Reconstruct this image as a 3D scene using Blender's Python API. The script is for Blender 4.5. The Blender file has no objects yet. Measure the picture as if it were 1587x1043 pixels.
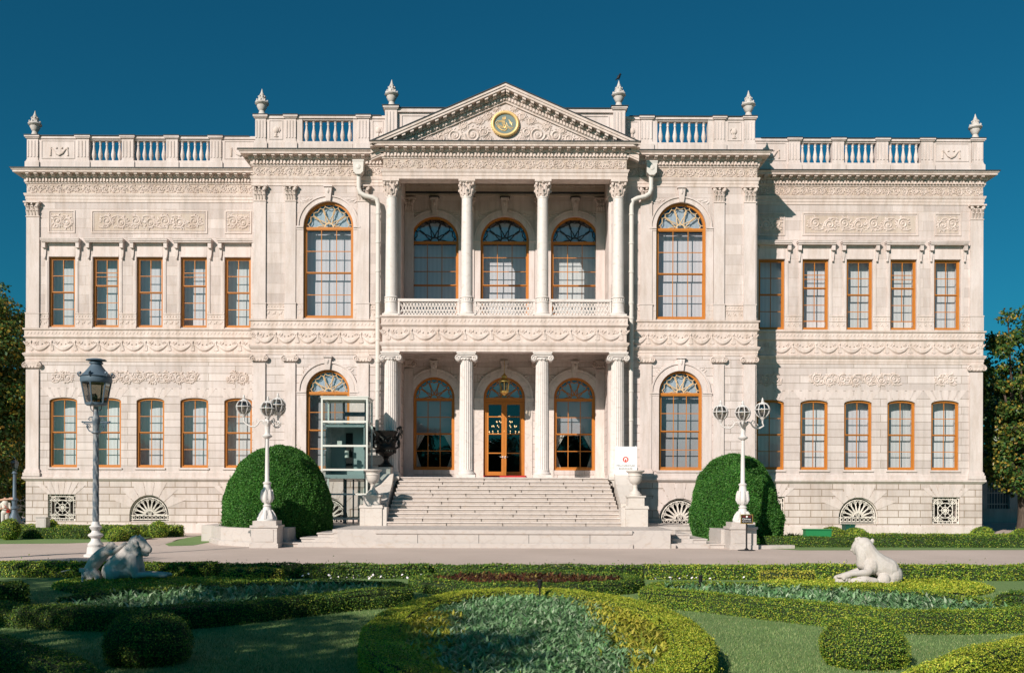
import bpy, bmesh, math, random
import numpy as np
from mathutils import Vector, Matrix, Euler
random.seed(7); rng = np.random.default_rng(7)
PI = math.pi
R = math.radians
sc = bpy.context.scene
col = sc.collection

# ---------------------------------------------------------------- camera
F = 1450.0            # focal length in photo pixels (photo 1587 wide)
D0 = 45.24            # camera to the plane of the two wings
EYE = 1.95
cam = bpy.data.objects.new('camera', bpy.data.cameras.new('camera')); col.objects.link(cam)
cam.location = (0, -D0, EYE)
cam.rotation_euler = (Euler((R(90), 0, 0)).to_matrix() @ Matrix.Rotation(R(0.19), 3, 'Z')).to_euler()
cam.data.sensor_width = 36; cam.data.lens = 36*F/1587
cam.data.shift_x = 12.5/1587; cam.data.shift_y = 243.5/1587
cam.data.clip_start = 0.1; cam.data.clip_end = 3000
sc.camera = cam
# ---------------------------------------------------------------- light
SUN_AZ, SUN_EL = R(33), R(28.5)      # azimuth measured left of the camera's back
w = bpy.data.worlds.new('World'); sc.world = w; w.use_nodes = True
nt = w.node_tree; nt.nodes.clear()
sky = nt.nodes.new('ShaderNodeTexSky'); sky.sky_type = 'NISHITA'; sky.sun_disc = False
sky.sun_elevation = SUN_EL; sky.sun_rotation = R(180) + SUN_AZ
sky.air_density = 1.0; sky.dust_density = 1.3; sky.ozone_density = 3.0; sky.altitude = 200
tint = nt.nodes.new('ShaderNodeMix'); tint.data_type = 'RGBA'; tint.blend_type = 'MULTIPLY'
tint.inputs[0].default_value = 1; tint.inputs[7].default_value = (0.08, 0.67, 0.76, 1)
bg = nt.nodes.new('ShaderNodeBackground'); bg.inputs[1].default_value = 0.058
wo = nt.nodes.new('ShaderNodeOutputWorld')
nt.links.new(sky.outputs[0], tint.inputs[6]); nt.links.new(tint.outputs[2], bg.inputs[0]); nt.links.new(bg.outputs[0], wo.inputs[0])
sl = bpy.data.lights.new('sun', 'SUN'); sl.energy = 4.6; sl.angle = R(0.5); sl.color = (1.0, 0.90, 0.81)
so = bpy.data.objects.new('sun', sl); col.objects.link(so)
sd = Vector((math.sin(SUN_AZ)*math.cos(SUN_EL), math.cos(SUN_AZ)*math.cos(SUN_EL), -math.sin(SUN_EL)))
so.rotation_euler = sd.to_track_quat('-Z', 'Y').to_euler(); so.location = (-30, -60, 60)
sc.view_settings.view_transform = 'Standard'; sc.view_settings.look = 'None'
sc.view_settings.exposure = 0.32; sc.view_settings.gamma = 1
sc.render.resolution_x = 1024; sc.render.resolution_y = 672

# ---------------------------------------------------------------- helpers
def PX(px, d): return (px-781)*d/F
def PZ(py, d): return EYE + (765-py)*d/F
def GD(py, z=0): return (EYE-z)*F/(py-765)
def G(px, py, z=0):
    d = GD(py - (px-781)*0.0033, z); return (PX(px, d), d-D0)

class MB:
    def __init__(s, sx=1): s.v = []; s.f = []; s.sx = sx; s.m = []; s.cm = 0
    def add(s, vs, fs):
        o = len(s.v); s.v += [(a*s.sx, b, c) for a, b, c in vs]
        for f in fs: s.f.append(tuple(i+o for i in f)); s.m.append(s.cm)
    def poly(s, *p): s.add(p, [tuple(range(len(p)))])
    def box(s, x0, x1, y0, y1, z0, z1):
        s.add([(x0,y0,z0),(x1,y0,z0),(x1,y1,z0),(x0,y1,z0),(x0,y0,z1),(x1,y0,z1),(x1,y1,z1),(x0,y1,z1)],
              [(0,3,2,1),(4,5,6,7),(0,1,5,4),(1,2,6,5),(2,3,7,6),(3,0,4,7)])
    def prism(s, pts, y0, y1):                      # pts in xz, run along y
        n = len(pts)
        s.add([(x,y0,z) for x,z in pts]+[(x,y1,z) for x,z in pts],
              [tuple(range(n)), tuple(range(2*n-1,n-1,-1))]+[(i,i+n,(i+1)%n+n,(i+1)%n) for i in range(n)])
    def plate(s, pts, z0, z1):                      # pts in xy
        n = len(pts)
        s.add([(x,y,z0) for x,y in pts]+[(x,y,z1) for x,y in pts],
              [tuple(range(n-1,-1,-1)), tuple(range(n,2*n))]+[(i,(i+1)%n,(i+1)%n+n,i+n) for i in range(n)])
    def lathe(s, cx, cy, prof, n=24, flute=0, fd=0.06, sy=1.0, flr=None):
        vs = []
        for k,(r,z) in enumerate(prof):
            for i in range(n):
                a = 2*PI*i/n
                rr = r*(1-fd*abs(math.sin(a*flute/2))) if flute and (flr is None or flr[0] <= k <= flr[1]) else r
                vs.append((cx+rr*math.cos(a), cy+rr*math.sin(a)*sy, z))
        fs = [(k*n+i, k*n+(i+1)%n, (k+1)*n+(i+1)%n, (k+1)*n+i) for k in range(len(prof)-1) for i in range(n)]
        fs += [tuple(range(n-1,-1,-1)), tuple((len(prof)-1)*n+i for i in range(n))]
        s.add(vs, fs)
    def tube(s, pts, r, n=6, fy=1.0, cap=True):
        pts = [Vector(p) for p in pts]; m = len(pts)
        rs = r if isinstance(r, (list,tuple)) else [r]*m
        up = None; vs = []
        for i,p in enumerate(pts):
            t = (pts[min(i+1,m-1)]-pts[max(i-1,0)])
            t = t.normalized() if t.length > 1e-9 else Vector((0,0,1))
            ref = Vector((0,1,0)) if abs(t.y) < 0.9 else Vector((1,0,0))
            a = t.cross(ref).normalized(); b = a.cross(t).normalized()
            for k in range(n):
                an = 2*PI*k/n
                q = p + a*math.cos(an)*rs[i] + b*math.sin(an)*rs[i]*fy
                vs.append(tuple(q))
        fs = [(i*n+k, i*n+(k+1)%n, (i+1)*n+(k+1)%n, (i+1)*n+k) for i in range(m-1) for k in range(n)]
        if cap: fs += [tuple(range(n-1,-1,-1)), tuple((m-1)*n+k for k in range(n))]
        s.add(vs, fs)
    def ell(s, c, r, nu=8, nv=5, rot=None):
        vs = []; fs = []
        M = Euler(rot).to_matrix() if rot else None
        for j in range(1, nv):
            th = PI*j/nv
            for i in range(nu):
                a = 2*PI*i/nu
                q = Vector((r[0]*math.sin(th)*math.cos(a), r[1]*math.sin(th)*math.sin(a), r[2]*math.cos(th)))
                if M: q = M @ q
                vs.append(tuple(q+Vector(c)))
        for sgn in (1,-1):
            q = Vector((0,0,r[2]*sgn)); q = M @ q if M else q
            vs.append(tuple(q+Vector(c)))
        T = (nv-1)*nu
        for j in range(nv-2):
            for i in range(nu): fs.append((j*nu+i, (j+1)*nu+i, (j+1)*nu+(i+1)%nu, j*nu+(i+1)%nu))
        for i in range(nu):
            fs.append((T, i, (i+1)%nu)); fs.append((T+1, (nv-2)*nu+(i+1)%nu, (nv-2)*nu+i))
        s.add(vs, fs)
    def sweep(s, path, prof, close=False):
        n = len(path); vs = []
        nr = []
        for i in range(n-1):
            dx, dy = path[i+1][0]-path[i][0], path[i+1][1]-path[i][1]
            L = math.hypot(dx,dy); nr.append((dy/L, -dx/L))
        for i in range(n):
            a = nr[max(i-1,0)]; b = nr[min(i,n-2)]
            k = 1+a[0]*b[0]+a[1]*b[1]
            mx, my = (a[0]+b[0])/k, (a[1]+b[1])/k
            for o,z in prof: vs.append((path[i][0]+mx*o, path[i][1]+my*o, z))
        m = len(prof)
        fs = [(i*m+k, (i+1)*m+k, (i+1)*m+k+1, i*m+k+1) for i in range(n-1) for k in range(m-1)]
        if close:
            fs += [(i*m+m-1, (i+1)*m+m-1, (i+1)*m, i*m) for i in range(n-1)]
            fs += [tuple(range(m-1,-1,-1)), tuple((n-1)*m+k for k in range(m))]
        s.add(vs, fs)
    def build(s, name, mat, parent=None, smooth=None, fix=True):
        me = bpy.data.meshes.new(name); me.from_pydata(s.v, [], s.f)
        mats = mat if isinstance(mat, (list,tuple)) else [mat]
        for q in mats: me.materials.append(q)
        if len(mats) > 1: me.polygons.foreach_set('material_index', s.m)
        if fix and len(s.v) < 250000:
            bm = bmesh.new(); bm.from_mesh(me); bmesh.ops.recalc_face_normals(bm, faces=bm.faces); bm.to_mesh(me); bm.free()
        if smooth is not None:
            me.polygons.foreach_set('use_smooth', [True]*len(me.polygons)); me.set_sharp_from_angle(angle=R(smooth))
        me.update()
        o = bpy.data.objects.new(name, me); col.objects.link(o)
        if parent: o.parent = parent
        return o

def empty(name, loc=(0,0,0), rz=0):
    o = bpy.data.objects.new(name, None); col.objects.link(o); o.location = loc; o.rotation_euler = (0,0,rz); o.empty_display_size = .2
    return o
def tag(o, label=None, cat=None, group=None, kind=None):
    if label: o['label'] = label
    if cat: o['category'] = cat
    if group: o['group'] = group
    if kind: o['kind'] = kind
    return o
def dup(o, loc=None, parent=None, rot=None):
    c = o.copy(); col.objects.link(c)
    if parent: c.parent = parent
    if loc is not None: c.location = loc
    if rot is not None: c.rotation_euler = rot
    for ch in list(o.children): dup(ch, None, c)
    return c

# ---------------------------------------------------------------- materials
def mat(name, base=(.5,.5,.5), rough=.8, metal=0, spec=.3):
    m = bpy.data.materials.new(name); m.use_nodes = True
    b = m.node_tree.nodes['Principled BSDF']
    b.inputs['Base Color'].default_value = (*base, 1); b.inputs['Roughness'].default_value = rough
    b.inputs['Metallic'].default_value = metal; b.inputs['Specular IOR Level'].default_value = spec
    return m
class NB:
    def __init__(s, m): s.t = m.node_tree; s.b = s.t.nodes['Principled BSDF']
    def n(s, typ, **kw):
        x = s.t.nodes.new('ShaderNode'+typ)
        for k,v in kw.items():
            if k.startswith('i_'):
                key = k[2:]; key = int(key) if key.isdigit() else key.replace('_',' ')
                x.inputs[key].default_value = v
            else: setattr(x, k, v)
        return x
    def l(s, a, b): s.t.links.new(a, b)
    def pos(s, scale=(1,1,1)):
        g = s.n('NewGeometry'); mp = s.n('Mapping'); mp.inputs['Scale'].default_value = scale
        s.l(g.outputs['Position'], mp.inputs['Vector']); return mp.outputs[0]
    def noise(s, scale, det=4, sc3=(1,1,1), rough=.55):
        x = s.n('TexNoise'); x.inputs['Scale'].default_value = scale; x.inputs['Detail'].default_value = det; x.inputs['Roughness'].default_value = rough
        s.l(s.pos(sc3), x.inputs['Vector']); return x.outputs['Fac']
    def ramp(s, fac, stops):
        x = s.n('ValToRGB'); e = x.color_ramp.elements
        while len(e) < len(stops): e.new(.5)
        for i,(p,c) in enumerate(stops): e[i].position = p; e[i].color = (*c,1) if len(c)==3 else c
        s.l(fac, x.inputs[0]); return x.outputs[0]
    def mix(s, f, a, b, mode='MIX'):
        x = s.n('Mix', data_type='RGBA', blend_type=mode)
        for v,i in ((f,0),(a,6),(b,7)):
            if isinstance(v, (int,float)): x.inputs[i].default_value = v
            elif isinstance(v, tuple): x.inputs[i].default_value = (*v,1)
            else: s.l(v, x.inputs[i])
        return x.outputs[2]
    def bump(s, h, st, dist=.02, prev=None):
        x = s.n('Bump'); x.inputs['Strength'].default_value = st; x.inputs['Distance'].default_value = dist
        s.l(h, x.inputs['Height'])
        if prev is not None: s.l(prev, x.inputs['Normal'])
        return x.outputs[0]
def g3(v): return (v,v,v)

def stone(name, c1, c2, rowh=0, bw=1.1, mort=.006, dist=.01, mcol=(.25,.19,.14), zoff=0, stain=.5):
    m = mat(name, c1, .85); b = NB(m)
    n1 = b.noise(.55, 5, (1,1,.6)); n2 = b.noise(3.0, 6, (1.6,1.6,.35), .65); n3 = b.noise(30, 3)
    c = b.mix(b.ramp(n1, [(.35,g3(0)),(.65,g3(1))]), c1, c2)
    n4 = b.noise(1.1, 5, (3.2,3.2,.22), .6)
    st = b.ramp(n2, [(.43,g3(0)),(.75,g3(1))])
    c = b.mix(b.ramp(n4, [(.50,g3(0)),(.75,g3(.45))]), c, (.36,.32,.29))
    c = b.mix(st, c, b.mix(.0+stain, c, (.38,.27,.19)))
    c = b.mix(b.ramp(n3, [(.3,g3(.9)),(.7,g3(1))]), g3(0), c, 'MULTIPLY') if False else b.mix(1.0, c, b.ramp(n3, [(.25,g3(.88)),(.7,g3(1))]), 'MULTIPLY')
    nb = b.bump(n3, .25, .01)
    if rowh:
        g = b.n('NewGeometry'); sp = b.n('SeparateXYZ'); b.l(g.outputs['Position'], sp.inputs[0])
        ad = b.n('Math', operation='ADD'); b.l(sp.outputs[0], ad.inputs[0]); b.l(sp.outputs[1], ad.inputs[1])
        az = b.n('Math', operation='ADD'); b.l(sp.outputs[2], az.inputs[0]); az.inputs[1].default_value = zoff
        cb = b.n('CombineXYZ'); b.l(ad.outputs[0], cb.inputs[0]); b.l(az.outputs[0], cb.inputs[1])
        br = b.n('TexBrick'); br.inputs['Scale'].default_value = 1; br.inputs['Mortar Size'].default_value = mort
        br.inputs['Brick Width'].default_value = bw; br.inputs['Row Height'].default_value = rowh
        br.inputs['Color1'].default_value = (.62,.60,.59,1); br.inputs['Color2'].default_value = (1,1,1,1); br.inputs['Mortar'].default_value = (1,1,1,1)
        br.inputs['Mortar Smooth'].default_value = .3
        b.l(cb.outputs[0], br.inputs['Vector'])
        c = b.mix(.5, c, b.mix(1.0, c, br.outputs['Color'], 'MULTIPLY'))
        c = b.mix(br.outputs['Fac'], c, mcol)
        iv = b.n('Math', operation='SUBTRACT'); iv.inputs[0].default_value = 1; b.l(br.outputs['Fac'], iv.inputs[1])
        nb = b.bump(iv.outputs[0], 1, dist, nb)
    b.l(c, b.b.inputs['Base Color']); b.l(nb, b.b.inputs['Normal'])
    return m
CR1, CR2 = (.72,.625,.595), (.62,.53,.495)
M = {}
M['stone'] = stone('palace_stone', CR1, CR2, stain=.35)
M['ashlar'] = stone('upper_ashlar', CR1, CR2, .46, 1.5, .004, .004, (.48,.38,.30), stain=.35)
M['banded'] = stone('banded_ashlar', (.73,.64,.61), (.64,.555,.525), .372, 2.6, .009, .015, (.34,.27,.21), .1, stain=.3)
M['plinth'] = stone('plinth_ashlar', (.71,.62,.585), (.62,.53,.49), .335, 1.06, .016, .03, (.30,.22,.16), .13, stain=.35)
M['carved'] = stone('carved_stone', (.73,.62,.57), (.63,.52,.47), stain=.5)
def marble(name, c1, c2, vein):
    m = mat(name, c1, .5); b = NB(m)
    wv = b.n('TexWave'); wv.inputs['Scale'].default_value = .6; wv.inputs['Distortion'].default_value = 14; wv.inputs['Detail'].default_value = 4; wv.inputs['Detail Scale'].default_value = 1.2
    b.l(b.pos((1,1,2.2)), wv.inputs['Vector'])
    n1 = b.noise(.9, 5); n2 = b.noise(4, 6, (1,1,2))
    c = b.mix(n1, c1, c2)
    c = b.mix(b.ramp(wv.outputs['Fac'], [(0,g3(.30)),(.16,g3(0))]), c, vein)
    c = b.mix(b.ramp(n2, [(.55,g3(0)),(.8,g3(.6))]), c, (.40,.30,.22))
    b.l(c, b.b.inputs['Base Color']); b.l(b.bump(n2, .3, .01), b.b.inputs['Normal'])
    return m
M['marble'] = marble('grey_marble', (.68,.60,.56), (.58,.51,.47), (.36,.33,.32))
M['field'] = stone('stained_shaded_field', (.60,.505,.44), (.52,.42,.35), stain=.5)  # stain behind carvings; on the inner cornice, portico shade put into the colour
M['ceiling'] = stone('portico_ceiling', (.34,.25,.18), (.26,.18,.12), stain=.5)  # darker brown than the walls: shade inside the portico put into the colour
M['riser'] = marble('shaded_riser_marble', (.50,.44,.40), (.40,.34,.30), (.30,.25,.22))  # darker than the treads: staining, and nosing shade put into the colour
M['cmarble'] = marble('column_marble', (.70,.635,.60), (.63,.565,.53), (.52,.47,.45))
M['terrace'] = marble('terrace_marble', (.55,.50,.47), (.46,.41,.38), (.38,.33,.31))
M['urn'] = marble('urn_marble', (.62,.57,.53), (.54,.48,.43), (.5,.44,.4))
M['lead'] = mat('lead_flashing', (.03,.035,.04), .6)
def wood():
    m = mat('orange_wood', (.58,.20,.028), .5); b = NB(m)
    n = b.noise(6, 4, (4,4,.4)); b.l(b.mix(n, (.55,.205,.03), (.38,.125,.02)), b.b.inputs['Base Color']); return m
M['wood'] = wood()
M['woodlite'] = mat('pale_tracery', (.62,.44,.26), .6)
M['blind'] = mat('white_blind', (.70,.66,.68), .9)
_n = NB(M['blind']); _o = _n.n('ObjectInfo'); _w = _n.n('TexWave'); _w.inputs['Scale'].default_value = 1.6; _w.inputs['Distortion'].default_value = 1.5; _n.l(_n.pos((1,1,.05)), _w.inputs['Vector'])
_c = _n.ramp(_o.outputs['Random'], [(0,(.60,.57,.56)),(.3,(.74,.71,.68)),(.6,(.66,.60,.61)),(1,(.72,.70,.69))])
_n.l(_n.mix(.10, _c, _w.outputs['Color'], 'MULTIPLY'), _n.b.inputs['Base Color']); _n.l(_n.bump(_w.outputs['Fac'], .25, .02), _n.b.inputs['Normal'])
M['greyblind'] = mat('grey_blind', (.34,.33,.34), .9)
M['curtain'] = mat('lace_curtain', (.55,.50,.44), .9)
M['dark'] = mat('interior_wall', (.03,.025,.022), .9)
M['white'] = mat('white_paint', (.62,.59,.57), .45)
M['grille'] = mat('white_iron', (.72,.66,.60), .5)
M['iron'] = mat('blue_grey_iron', (.09,.13,.17), .5, .1)
M['polep'] = ground_pole = mat('worn_pole_paint', (.20,.23,.26), .55)
M['bronze'] = mat('black_bronze', (.028,.024,.022), .45, .5)
M['gold'] = mat('gilt', (.78,.52,.22), .4, .25)
M['slate'] = mat('medallion_green', (.16,.21,.20), .6)
M['pipe'] = mat('pipe_paint', (.60,.56,.52), .5)
M['steel'] = mat('lift_frame', (.62,.63,.58), .4)
M['liftdark'] = mat('lift_cabin', (.30,.37,.37), .3)
M['brass'] = mat('brass', (.60,.40,.12), .35, .8)
M['red'] = mat('red_mat', (.42,.03,.03), .9)
M['greenbox'] = mat('green_paint', (.02,.20,.07), .5)
M['darkgreen'] = mat('dark_green_paint', (.01,.07,.05), .5)
M['black'] = mat('black_paint', (.012,.012,.013), .5)
M['skin'] = mat('skin', (.48,.28,.19), .6)
M['cloth'] = mat('white_cloth', (.62,.58,.52), .9)
M['trous'] = mat('light_trousers', (.50,.48,.44), .9)
M['hair'] = mat('dark_hair', (.03,.018,.012), .7)
M['statue'] = stone('statue_marble', (.60,.56,.53), (.50,.46,.43), stain=.3)
M['signw'] = mat('sign_white', (.80,.79,.78), .5)
M['signr'] = mat('sign_red', (.62,.05,.03), .5)
M['ink'] = mat('sign_ink', (.12,.11,.11), .6)
M['bulb'] = mat('lamp_bulb', (1,.6,.3), .5); _b = M['bulb'].node_tree.nodes['Principled BSDF']; _b.inputs['Emission Color'].default_value = (1,.62,.28,1); _b.inputs['Emission Strength'].default_value = 1.6
def glass(name, colr, fac, rough=.02, gl=(.8,.9,1)):
    m = bpy.data.materials.new(name); m.use_nodes = True; t = m.node_tree; t.nodes.clear()
    tr = t.nodes.new('ShaderNodeBsdfTransparent'); tr.inputs[0].default_value = (*colr,1)
    gg = t.nodes.new('ShaderNodeBsdfGlossy'); gg.inputs[0].default_value = (*gl,1); gg.inputs['Roughness'].default_value = rough
    mx = t.nodes.new('ShaderNodeMixShader'); fr = t.nodes.new('ShaderNodeLayerWeight'); pw = t.nodes.new('ShaderNodeMath'); pw.operation = 'POWER'; pw.inputs[1].default_value = 4
    t.links.new(fr.outputs['Facing'], pw.inputs[0])
    ad = t.nodes.new('ShaderNodeMath'); ad.operation = 'MULTIPLY_ADD'; ad.inputs[1].default_value = .6; ad.inputs[2].default_value = fac+.03
    t.links.new(pw.outputs[0], ad.inputs[0]); t.links.new(ad.outputs[0], mx.inputs[0])
    t.links.new(tr.outputs[0], mx.inputs[1]); t.links.new(gg.outputs[0], mx.inputs[2])
    ou = t.nodes.new('ShaderNodeOutputMaterial'); t.links.new(mx.outputs[0], ou.inputs[0]); return m
M['glass'] = glass('window_glass', (.86,.9,.92), .05)
M['lglass'] = glass('lift_glass', (.78,.86,.85), .08)
M['smoke'] = glass('lamp_glass', (.45,.43,.38), .10)
M['fanglass'] = glass('fanlight_glass', (.72,.80,.86), .10)
def leafm(name, stops, trans=.25, rough=.55):
    m = bpy.data.materials.new(name); m.use_nodes = True; b = NB(m)
    g = b.n('NewGeometry'); c = b.ramp(g.outputs['Random Per Island'], stops)
    n = b.noise(.9, 3); c = b.mix(.55, c, b.mix(1, c, b.ramp(n, [(.3,g3(.45)),(.7,g3(1.25))]), 'MULTIPLY'))
    b.l(c, b.b.inputs['Base Color']); b.b.inputs['Roughness'].default_value = rough; b.b.inputs['Specular IOR Level'].default_value = .3
    tr = b.n('BsdfTranslucent'); b.l(c, tr.inputs[0]); mx = b.n('MixShader'); mx.inputs[0].default_value = trans
    out = [x for x in b.t.nodes if x.type == 'OUTPUT_MATERIAL'][0]
    b.l(b.b.outputs[0], mx.inputs[1]); b.l(tr.outputs[0], mx.inputs[2]); b.l(mx.outputs[0], out.inputs[0]); return m
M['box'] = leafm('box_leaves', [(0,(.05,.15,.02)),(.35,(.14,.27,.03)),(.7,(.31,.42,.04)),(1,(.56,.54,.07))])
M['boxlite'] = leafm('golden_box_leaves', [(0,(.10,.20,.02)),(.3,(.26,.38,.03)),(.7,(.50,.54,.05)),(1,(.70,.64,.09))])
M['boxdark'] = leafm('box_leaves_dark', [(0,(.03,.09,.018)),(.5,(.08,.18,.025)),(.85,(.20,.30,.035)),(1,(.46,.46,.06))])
M['dome'] = leafm('clipped_leaves', [(0,(.02,.10,.015)),(.5,(.05,.19,.025)),(1,(.12,.28,.05))])
M['pale'] = leafm('pale_leaves', [(0,(.08,.21,.07)),(.5,(.20,.38,.16)),(.85,(.34,.50,.28)),(1,(.60,.68,.48))], .3)
M['yellow'] = leafm('yellow_leaves', [(0,(.20,.28,.03)),(.5,(.46,.45,.05)),(1,(.66,.56,.10))], .3)
M['redleaf'] = leafm('red_leaves', [(0,(.03,.02,.012)),(.4,(.09,.025,.015)),(.75,(.16,.05,.02)),(1,(.30,.24,.06))], .2)
M['magnolia'] = leafm('magnolia_leaves', [(0,(.025,.06,.018)),(.5,(.05,.12,.025)),(.75,(.15,.18,.035)),(.92,(.36,.25,.04)),(1,(.52,.30,.05))], .15, .35)
M['tree'] = leafm('tree_leaves', [(0,(.02,.05,.015)),(1,(.07,.12,.03))], .15, .45)
M['petal'] = mat('white_petal', (.75,.7,.72), .8)
M['twig'] = mat('hedge_twigs', (.022,.035,.012), .95)
def bark():
    m = mat('bark', (.09,.065,.05), .95); b = NB(m); n = b.noise(7, 5, (3,3,.5))
    b.l(b.ramp(n, [(.3,(.045,.032,.025)),(.7,(.12,.09,.07))]), b.b.inputs['Base Color']); b.l(b.bump(n,.8,.03), b.b.inputs['Normal']); return m
M['bark'] = bark()
_n = NB(M['polep']); _n.l(_n.mix(_n.ramp(_n.noise(9,4,(1,1,.5)), [(.42,g3(0)),(.58,g3(1))]), (.09,.12,.15), (.24,.25,.26)), _n.b.inputs['Base Color'])
def ground(name, a, c, b2, s1, s2, bd=.01):
    m = mat(name, a, .95); b = NB(m); n1 = b.noise(s1, 5, (1,1,1)); n2 = b.noise(s2, 4)
    q = b.mix(b.ramp(n1, [(.35,g3(0)),(.65,g3(1))]), a, c); q = b.mix(b.ramp(n2, [(.35,g3(0)),(.7,g3(.75))]), q, b2)
    b.l(q, b.b.inputs['Base Color']); b.l(b.bump(n2, .5, bd), b.b.inputs['Normal']); return m
M['road'] = ground('fine_asphalt', (.60,.495,.44), (.50,.41,.36), (.45,.36,.31), .30, 60, .004)
M['lawn'] = ground('lawn', (.16,.25,.08), (.19,.28,.10), (.11,.19,.06), 1.2, 45, .02)
M['soil'] = ground('soil', (.07,.05,.03), (.09,.06,.04), (.03,.03,.02), 2, 30, .02)
M['grass'] = leafm('grass_blades', [(0,(.11,.20,.06)),(.6,(.21,.33,.11)),(1,(.44,.46,.22))], .25, .6)
# ================================================================ THE PALACE
XW, XP, XF, XI = 23.12, 11.51, 5.42, 4.85
YP, YF, YB = -2.54, -3.54, 16.0
Z_LEDGE0, Z_LEDGE1 = 2.54, 2.715
Z_BELT0, Z_FR0, Z_FR1, Z_SILL = 8.27, 8.71, 9.44, 9.865
Z_ARC, Z_EF0, Z_EF1, Z_COR = 15.955, 16.37, 16.845, 17.47
Z_PAR = 19.18
FL = 2.68
palace = tag(empty('palace'), 'cream stone two storey palace with columned portico and orange window frames', 'palace')
FULL = [(-XW,YB),(-XW,0),(-XP,0),(-XP,YP),(-XF,YP),(-XF,YF),(XF,YF),(XF,YP),(XP,YP),(XP,0),(XW,0),(XW,YB)]
def part(m, name, mt, smooth=None, parent=palace): return m.build(name, mt, parent, smooth)

# ---- walls with openings
def otop(o, x):
    c = (o['x0']+o['x1'])/2; h = (o['x1']-o['x0'])/2
    return o['zs'] + o['r']*math.sqrt(max(0, 1-((x-c)/h)**2)) if o['r'] else o['zs']
def wall(m, x0, x1, z0, z1, y, ops, dep=.66):
    ops = sorted([o for o in ops if o['x0'] > x0-.01 and o['x1'] < x1+.01 and o['z0'] >= z0-.01 and o['zs'] < z1], key=lambda o: o['x0'])
    x = x0
    for o in ops:
        m.poly((x,y,z0),(o['x0'],y,z0),(o['x0'],y,z1),(x,y,z1))
        n = 20 if o['r'] else 1
        xs = [(o['x0']+o['x1'])/2-(o['x1']-o['x0'])/2*math.cos(PI*i/n) for i in range(n+1)]
        if o['z0'] > z0+.001: m.poly((o['x0'],y,z0),(o['x1'],y,z0),(o['x1'],y,o['z0']),(o['x0'],y,o['z0']))
        for a,b in zip(xs,xs[1:]):
            ta, tb = otop(o,a), otop(o,b)
            m.poly((a,y,ta),(b,y,tb),(b,y,z1),(a,y,z1)); m.poly((a,y,ta),(b,y,tb),(b,y+dep,tb),(a,y+dep,ta))
        for xx in (o['x0'],o['x1']): m.poly((xx,y,o['z0']),(xx,y,o['zs']),(xx,y+dep,o['zs']),(xx,y+dep,o['z0']))
        m.poly((o['x0'],y,o['z0']),(o['x1'],y,o['z0']),(o['x1'],y+dep,o['z0']),(o['x0'],y+dep,o['z0']))
        x = o['x1']
    m.poly((x,y,z0),(x1,y,z0),(x1,y,z1),(x,y,z1))
def op(c, w, z0, zs, r=0): return dict(x0=c-w/2, x1=c+w/2, z0=z0, zs=zs, r=r)
WU = [PX(p, D0) for p in (95.2,163,231,299.3,367.3)]
WL = [PX(p, D0) for p in (97.6,165.5,232.6,300.5,368.6)]
ups = [op(x, 1.27, 9.93, 13.32) for x in WU]
lows = [op(x, 1.35, 3.16, 6.36, .17) for x in WL]
XPW = PX(507.8, 42.7)
pu = op(XPW, 2.28, 9.93, 14.11, 1.14); pl = op(XPW, 1.98, 3.05, 6.59, .99)
BX = [(PX(95.5,D0),'r'), (PX(231.3,D0),'a'), (PX(367,D0),'r')]
bas = [op(BX[0][0],1.34,.56,1.86), op(BX[1][0],1.92,.56,.87,.96), op(BX[2][0],1.34,.56,1.86)]
pb = op(XPW, 1.94, .5, .80, .97)
XIN = 3.40
fw = MB(); fa = MB(); fb = MB()
for s in (-1,1):
    for m in (fw,fa,fb): m.sx = -s if s == -1 else -1
    for m in (fw,fa,fb): m.sx = 1 if s == -1 else -1
    fb=MB(1 if s==-1 else -1)
    wall(fb, -XW, -XP, 0, Z_LEDGE0+.05, 0, bas); wall(fb, -XP, -XI, 0, Z_LEDGE0+.05, YP, [pb])
    fb.poly((-XP,YP,0),(-XP,0,0),(-XP,0,Z_LEDGE0+.05),(-XP,YP,Z_LEDGE0+.05)); fb.poly((-XW,YB,0),(-XW,0,0),(-XW,0,Z_LEDGE0+.05),(-XW,YB,Z_LEDGE0+.05))
    fb.poly((-XI,YP,0),(-XI,0,0),(-XI,0,Z_LEDGE0+.05),(-XI,YP,Z_LEDGE0+.05))
    wall(fa, -XW, -XP, Z_LEDGE0+.05, Z_BELT0, 0, lows); wall(fa, -XP, -XI, Z_LEDGE0+.05, Z_BELT0, YP, [pl])
    wall(fw, -XW, -XP, Z_BELT0, Z_COR-.04, 0, ups); wall(fw, -XP, -XI, Z_BELT0, Z_COR-.04, YP, [pu])
    part(fb,'plinth_wall',M['plinth'])
    for m, a, b in ((fa, Z_LEDGE0+.05, Z_BELT0),(fw, Z_BELT0, Z_COR-.04)):
        m.poly((-XP,YP,a),(-XP,0,a),(-XP,0,b),(-XP,YP,b)); m.poly((-XW,YB,a),(-XW,0,a),(-XW,0,b),(-XW,YB,b))
        m.poly((-XI,YP,a),(-XI,0,a),(-XI,0,b),(-XI,YP,b))
for m in (fw,fa,fb): m.sx = 1
inl = [op(-XIN,2.0,3.09,6.58,1.0), op(0,2.0,FL,6.58,1.0), op(XIN,2.0,3.09,6.58,1.0)]
inu = [op(x,2.34,9.9,14.17,1.17) for x in (-XIN,0,XIN)]
wall(fa, -XI, XI, FL-.1, Z_BELT0, 0.003, inl); wall(fw, -XI, XI, Z_BELT0, Z_COR-.04, 0.003, inu)
part(fw, 'upper_wall', M['ashlar']); part(fa, 'lower_wall', M['banded'])
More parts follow.
